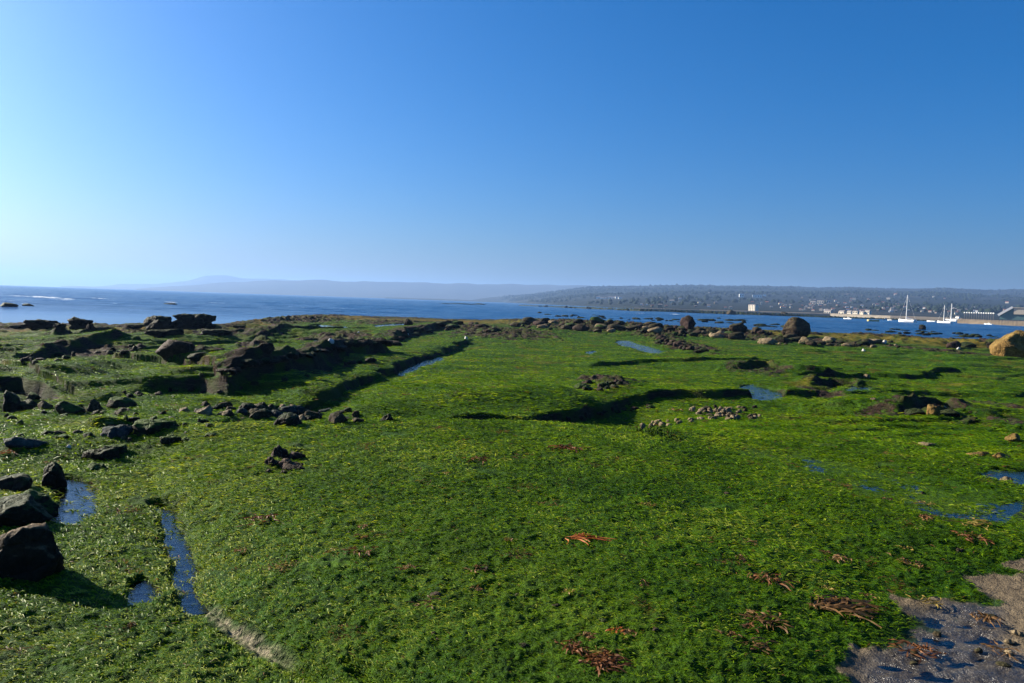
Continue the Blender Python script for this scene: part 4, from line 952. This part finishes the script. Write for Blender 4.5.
def boat(px, py, w, rz, hullmat, label, cab=True):
    x, y = sea_pt(px, py); k = y / F; L = w * k; r = empty('motor_boat', (x, y, SEA), rz)
    link('hull', bm_mesh('hull', hull_bm(L, L * 0.32, L * 0.14), True), hullmat, r)
    if cab:
        bm = bmesh.new(); box(bm, (-0.05 * L, 0, L * 0.2), (L * 0.3, L * 0.2, L * 0.14)); bmesh.ops.bevel(bm, geom=list(bm.edges), offset=L * 0.02, segments=2, affect='EDGES')
        link('cabin', bm_mesh('cabin', bm), M_WHITE, r)
        bm = bmesh.new(); box(bm, (-0.05 * L, 0, L * 0.225), (L * 0.306, L * 0.206, L * 0.045)); link('window', bm_mesh('window', bm), M_GLASS, r)
    return tag(r, label, 'boat', 'small boats moored in the harbour')
boat(848, 319.6, 9, 2.3, M_WHITE, 'white motor boat moored left of the yellow boat')
boat(873.5, 321.6, 12, 0.1, M_YELLOW, 'long open yellow boat, the only yellow one', False)
boat(885, 319.8, 6, 2.9, M_BROWN, 'brown wooden boat right of the yellow one')
boat(890, 320.5, 5, 2.3, M_WHITE, 'smallest white boat between brown boat and tall yacht')
boat(931.5, 322, 9, 2.2, M_WHITE, 'white motor boat left of the pier end yachts', False)
boat(968, 322.8, 5, 0.9, M_WHITE, 'white boat right of the pier end')
boat(978.5, 324.2, 6, 2.2, M_WHITE, 'white boat moored before the left of the quay')
boat(988.5, 325, 8, 2.2, M_WHITE, 'white boat moored before the middle of the quay')

# rock breakwater with a seawall behind it
def strip(name, pts, heights, depth, mat, label, cat, top_jit=0.0, seed=1, base=-0.6, kind=None):
    """a bank running along the far shore: rows across = front foot, front top, back top, back foot"""
    rs = random.Random(seed); co = []; n = 0
    dense = []
    for (a, ya), (b, yb), (h0, h1) in zip(pts, pts[1:], zip(heights, heights[1:])):
        m = max(2, int(abs(b - a) / 0.7))
        for k in range(m):
            t = k / m; dense.append((a + (b - a) * t, ya + (yb - ya) * t, h0 + (h1 - h0) * t))
    dense.append((pts[-1][0], pts[-1][1], heights[-1]))
    for a, yy, h in dense:
        x, y = G(a, yy, SEA); h = h * y / F
        sl = depth * 0.22; j = lambda: rs.uniform(-1, 1) * top_jit * h
        k = 1 / y
        for dd, hh in ((0, base), (sl * 0.4, h * 0.5 + j()), (sl, h + j()), (depth - sl, h + j()), (depth, base)):
            co.append((x + x * k * dd, y + dd, SEA + hh))
    me = np_mesh(name, np.array(co), grid_quads(len(dense), 5), smooth=top_jit > 0)
    o = link(name, me, mat); return tag(o, label, cat, kind=kind)
strip('breakwater', [(519, 305.6), (560, 307.6), (600, 309.4), (640, 311.3), (700, 313.2), (760, 315.5), (800, 316.7), (830, 317.8), (890, 319.9), (950, 322.0)], [0.6, 1.0, 1.5, 1.8, 2.0, 2.2, 2.0, 1.5, 1.3, 0.9], 9.0, M_DARK, 'low dark rock breakwater stretching across the bay to the left', 'breakwater', 0.55, 3)
for k in range(46):
    a = rng.uniform(522, 828); b = np.interp(a, [519, 560, 600, 640, 700, 760, 830], [305.6, 307.6, 309.4, 311.3, 313.2, 315.5, 317.2])
    rock(a, b + 0.1, rng.uniform(2, 4.5), rng.uniform(0.8, 2.3), M_DARK, 'dark boulder on the far breakwater', 'boulder', 'boulders of the far breakwater', None, 3, sea=True, cat='boulder', bury=0.2)
rock(786, 316.2, 9, 4.5, M_BROWN, 'pointed brown boulder heap on the far breakwater', 'boulder', None, 3, 4, sea=True, cat='boulder')
rock(733, 314.8, 12, 5, M_BROWN, 'tallest brown boulder heap of the far breakwater', 'boulder', None, 7, 4, sea=True, cat='boulder')
strip('seawall', [(634, 310.2), (700, 312.0), (760, 313.9), (830, 316.2), (890, 318.8), (940, 320.6), (962, 321.4)], [2.2, 2.4, 2.8, 3.0, 3.2, 3.4, 3.4], 26.0, M_SANDY, 'long pale sandstone seawall behind the breakwater', 'wall', 0.0, 5)
strip('quay', [(957, 323.3), (968, 323.8), (990, 325.0), (1024, 326.5), (1080, 329)], [4.6, 4.6, 4.8, 5.2, 5.2], 60.0, M_TANWALL, 'sand coloured quay embankment at the right of the harbour', 'quay', 0.04, 7)

def house(px, py, w, h, wall, roof, label, group, gable=True, detail=False, on=None, name='house', cat='house', stripes=0):
    if on is None:
        p = hill_hit(px, py)
        if p is None: return
        x, y, z = p
    else:
        x, y = sea_pt(px, on); z = None
        d = ray(px, py); t = y / d.y; z = EYE + d.z * t
    k = y / F; Wd, Hh = w * k, h * k; dp = Wd * 0.6
    bm = bmesh.new(); ex = 3.0 if on is None else 0.7; box(bm, (0, 0, Hh / 2 - ex / 2), (Wd, dp, Hh + ex), 0)
    rb = bmesh.new()
    if gable:
        o = Wd * 0.53; e = dp * 0.56; rh = min(Hh * 0.45, Wd * 0.22)
        vs = [rb.verts.new(v) for v in ((-o, -e, Hh - 0.02), (o, -e, Hh - 0.02), (o, e, Hh - 0.02), (-o, e, Hh - 0.02), (-o, 0, Hh + rh), (o, 0, Hh + rh))]
        for f in ((0, 1, 5, 4), (2, 3, 4, 5), (0, 4, 3), (1, 2, 5), (0, 3, 2, 1)): rb.faces.new([vs[i] for i in f])
    else:
        box(rb, (0, 0, Hh + 0.2), (Wd * 1.02, dp * 1.02, 0.5))
    if not detail:                       # a few pixels wide: one mesh
        for f in rb.faces: f.material_index = 1
        me2 = bpy.data.meshes.new('t'); rb.to_mesh(me2); rb.free(); nf = len(bm.faces); bm.from_mesh(me2); bm.faces.ensure_lookup_table()
        for f in bm.faces[nf:]: f.material_index = 1
        r = link(name, bm_mesh(name, bm), [wall, roof]); r.location = (x, y, z)
    else:
        r = empty(name, (x, y, z))
        link('wall', bm_mesh('wall', bm), wall, r); link('roof', bm_mesh('roof', rb), roof, r)
        nx = max(2, int(w / 2.0)); ny = max(1, int(h / 2.2))
        for i in range(nx):
            for j in range(ny):
                wm = bmesh.new(); tall = stripes
                cx = (i + 0.5) / nx * Wd - Wd / 2; cz = (j + 0.55) / ny * Hh
                box(wm, (cx, -dp / 2, cz), (Wd / nx * (0.35 if stripes else 0.5), 0.12, Hh / ny * (0.85 if stripes else 0.45)))
                link('window', bm_mesh('window', wm), M_GLASS, r)
    r.rotation_euler = (0, 0, -math.atan2(px - 512, F) + (rng.uniform(-0.25, 0.25) if on is None else rng.uniform(-0.75, -0.45)))
    return tag(r, label, cat, group)
GB = 'larger buildings of the town'
house(753.2, 314.0, 8.5, 9, M_CREAM, M_ROOF, 'tan apartment tower with dark window bands behind the breakwater', GB, False, True, 313.2, 'apartment_tower', 'tower', 1)
house(741.5, 297.5, 4.5, 3.2, M_WHITE, M_WHITE, 'white cube building high on the hillside left of the long white one', GB, False, True, name='building', cat='building')
house(757, 297.5, 9, 2.3, M_WHITE, M_WHITE, 'long white building high on the hillside', GB, False, True, name='building', cat='building')
house(764.5, 296.5, 3, 1.8, M_WHITE, M_WHITE, 'small white building at the right end of the long white one', GB, False, name='building', cat='building')
for a, b, w, h, g, lab in [(828, 315.2, 8, 3.8, True, 'white waterfront building at the left end of the white row'), (834, 314.5, 4, 5, True, 'tall white waterfront building second in the white row'), (842, 315.6, 7, 3.6, True, 'white waterfront building third in the white row'), (849.5, 315.9, 5, 4.2, True, 'white waterfront building in the middle of the white row'),
                           (855.5, 316, 6, 4.4, False, 'flat roofed white waterfront building in the white row'), (862, 316.3, 5, 4, True, 'gabled white waterfront building near the right of the row'), (867.5, 316.5, 6, 5, True, 'white waterfront building at the right end of the white row')]:
    house(a, b, w * 0.85, h * 1.1, M_CREAM, M_ROOF, lab, 'white waterfront buildings', g, True, b + 0.7, 'waterfront_building', 'building')
house(813, 304.6, 5, 2.6, M_CREAM, M_ROOF, 'cream building left in the cluster on the lower slope', GB, True, True, name='building', cat='building')
house(820.5, 304, 6, 3.4, M_CREAM, M_ROOF, 'largest cream building in the cluster on the lower slope', GB, False, True, name='building', cat='building')
house(828.5, 304.2, 3.6, 4.2, M_CREAM, M_ROOF, 'narrow tall cream building in the cluster on the lower slope', GB, False, True, name='building', cat='building')
house(854, 300.2, 3, 2.4, M_CREAM, M_ROOF, 'lone cream building above the white waterfront', GB, False, name='building', cat='building')
house(672, 303.2, 4.5, 2.6, M_CREAM, M_ROOF, 'cream building above the left end of the seawall', GB, True, True, name='building', cat='building')
house(660, 307.6, 4, 3.0, M_TANWALL, M_ROOF, 'tan building close to the left end of the seawall', GB, True, True, name='building', cat='building')
for a in (598, 602, 606, 610, 613, 617, 620):
    house(a, 299 + rng.uniform(-0.6, 0.5), rng.uniform(2.5, 4), rng.uniform(1.4, 2), M_WHITE, M_ROOF, 'pale house in the cluster on the left headland slope', 'pale houses on the left headland', True)
for k in range(150):
    a = rng.choice((rng.uniform(640, 1010), rng.uniform(780, 1010), rng.uniform(800, 900)))
    ylo = np.interp(a, [640, 760, 880, 1010], [300, 301, 303, 306]); yhi = np.interp(a, [640, 760, 880, 1010], [308, 310.5, 313.5, 316])
    b = rng.triangular(ylo, yhi, yhi - 2) if rng.random() < 0.72 else rng.uniform(ylo - 8, yhi)
    house(a, b, rng.uniform(1.6, 3.2), rng.uniform(1.0, 1.8), rng.choice((M_WHITE, M_CREAM, M_CREAM, M_TANWALL)), rng.choice((M_ROOF, M_ROOF, M_REDROOF)), 'small pale house on the hillside above the harbour', 'small houses on the hillside', True)
# pier-head hut, quay posts, gabled hall
house(957.5, 321.0, 3.6, 4.2, M_WHITE, M_ROOF, 'small white hut at the pier end', None, True, True, 321.6, 'hut', 'hut')
x0 = None
for k in range(13):
    a = 964 + k * 2.4; on = 323.0 + k * 0.11; x, y = sea_pt(a, on); y += 12; x *= (y / (y - 12)); h = 2.4
    if k == 0:
        bm = bmesh.new(); rod(bm, (0, 0, -0.4), (0, 0, h), 0.06, 0.05); pm = bm_mesh('post', bm); pm.materials.append(M_ROOF)
        bm = bmesh.new(); bmesh.ops.create_uvsphere(bm, u_segments=10, v_segments=8, radius=0.34); bmesh.ops.translate(bm, vec=(0, 0, h + 0.25), verts=bm.verts); lm = bm_mesh('lantern', bm, True); lm.materials.append(M_WHITE)
    e = empty('quay_lamp', (x, y, SEA + 2.0))
    link('post', pm, None, e); link('lantern', lm, None, e)
    tag(e, 'white lamp post in the row along the quay', 'lamp post', 'lamp posts in a row on the quay')
def hall():
    x, y = sea_pt(1018, 325.8); y += 30; x *= y / (y - 30); k = y / F; r = empty('harbour_hall', (x, y, SEA + 2.2), -0.58)
    hw, hh = 16 * k, 12.2 * k; dp = 14.0
    bm = bmesh.new(); prof_ = [(-hw, 0), (hw, 0), (hw, hh * 0.96), (-hw * 0.30, hh * 0.96), (-hw * 0.97, hh * 0.34)]
    a = [bm.verts.new((p[0], 0, p[1])) for p in prof_]; b = [bm.verts.new((p[0], dp, p[1])) for p in prof_]
    bm.faces.new(a); bm.faces.new(b[::-1])
    for i in range(5): j = (i + 1) % 5; bm.faces.new((a[j], a[i], b[i], b[j]))
    link('wall', bm_mesh('wall', bm), M_TEAL, r)
    bm = bmesh.new()
    def slab(p, q, t):
        d = Vector((q[0] - p[0], 0, q[1] - p[1])); nrm = Vector((-d.z, 0, d.x)).normalized() * t
        vs = []
        for yy in (-0.5, dp + 0.5):
            for pp in (Vector((p[0], yy, p[1])), Vector((q[0], yy, q[1])), Vector((q[0], yy, q[1])) + nrm, Vector((p[0], yy, p[1])) + nrm): vs.append(bm.verts.new(pp))
        for f in ((0, 1, 2, 3), (7, 6, 5, 4), (0, 4, 5, 1), (1, 5, 6, 2), (2, 6, 7, 3), (3, 7, 4, 0)): bm.faces.new([vs[i] for i in f])
    slab((-hw * 1.05, hh * 0.27), (-hw * 0.30, hh * 0.97), 0.9)
    link('sloping_roof', bm_mesh('sloping_roof', bm), M_WHITE, r)
    bm = bmesh.new(); box(bm, (hw * 0.36, -0.05, hh * 0.70), (hw * 1.26, 0.5, hh * 0.50)); link('upper_wall', bm_mesh('upper_wall', bm), M_CREAM, r)
    bm = bmesh.new(); box(bm, (hw * 0.35, dp / 2, hh * 0.99), (hw * 1.32, dp + 1, hh * 0.05)); link('flat_roof', bm_mesh('flat_roof', bm), M_CREAM, r)
    tag(r, 'harbour hall with white sloping roof at the right edge', 'building')
hall()

# ------------------------------------------------------------------ light, sky, air
sun = bpy.data.lights.new('sun', 'SUN'); so = bpy.data.objects.new('sun', sun); C.objects.link(so)
sun.energy = 5.0; sun.angle = R(0.53); sun.color = (1.0, 0.91, 0.74)
sd = Vector((-math.sin(R(SUN_AZ)) * math.cos(R(SUN_EL)), math.cos(R(SUN_AZ)) * math.cos(R(SUN_EL)), math.sin(R(SUN_EL))))
so.rotation_euler = sd.to_track_quat('Z', 'Y').to_euler(); so.location = (-20, 10, 30)
wd = bpy.data.worlds.new('World'); scene.world = wd; wd.use_nodes = True
nt = wd.node_tree; bg = nt.nodes['Background']; sky = nt.nodes.new('ShaderNodeTexSky'); sky.sky_type = 'NISHITA'; sky.sun_disc = False
sky.sun_elevation = R(SUN_EL); sky.sun_rotation = R(-SUN_AZ); sky.air_density = 1.0; sky.dust_density = 2.1; sky.ozone_density = 10.0; sky.altitude = 0
hs = nt.nodes.new('ShaderNodeHueSaturation'); hs.inputs['Saturation'].default_value = 1.19
nt.links.new(sky.outputs[0], hs.inputs['Color']); nt.links.new(hs.outputs[0], bg.inputs[0]); bg.inputs[1].default_value = 0.051

bm = bmesh.new(); box(bm, (0, 4200, 75), (17000, 11000, 190)); hz_ = link('haze', bm_mesh('haze', bm)); tag(hz_, kind='stuff')
hm = bpy.data.materials.new('haze'); hm.use_nodes = True; hm.node_tree.nodes.clear()
ho = hm.node_tree.nodes.new('ShaderNodeOutputMaterial'); pv = hm.node_tree.nodes.new('ShaderNodeVolumePrincipled')
pv.inputs['Color'].default_value = (0.28, 0.47, 0.84, 1); pv.inputs['Density'].default_value = 1.95e-4; pv.inputs['Anisotropy'].default_value = 0.25
hm.node_tree.links.new(pv.outputs[0], ho.inputs['Volume']); hz_.data.materials.append(hm)

vs = scene.view_settings; vs.view_transform = 'Standard'; vs.look = 'None'; vs.exposure = 1.55; vs.gamma = 1.0; vs.use_curve_mapping = False
scene.render.engine = 'CYCLES'; scene.cycles.use_denoising = True; scene.cycles.max_bounces = 6; scene.cycles.volume_bounces = 0
scene.cycles.transparent_max_bounces = 12; scene.cycles.caustics_reflective = False; scene.cycles.caustics_refractive = False
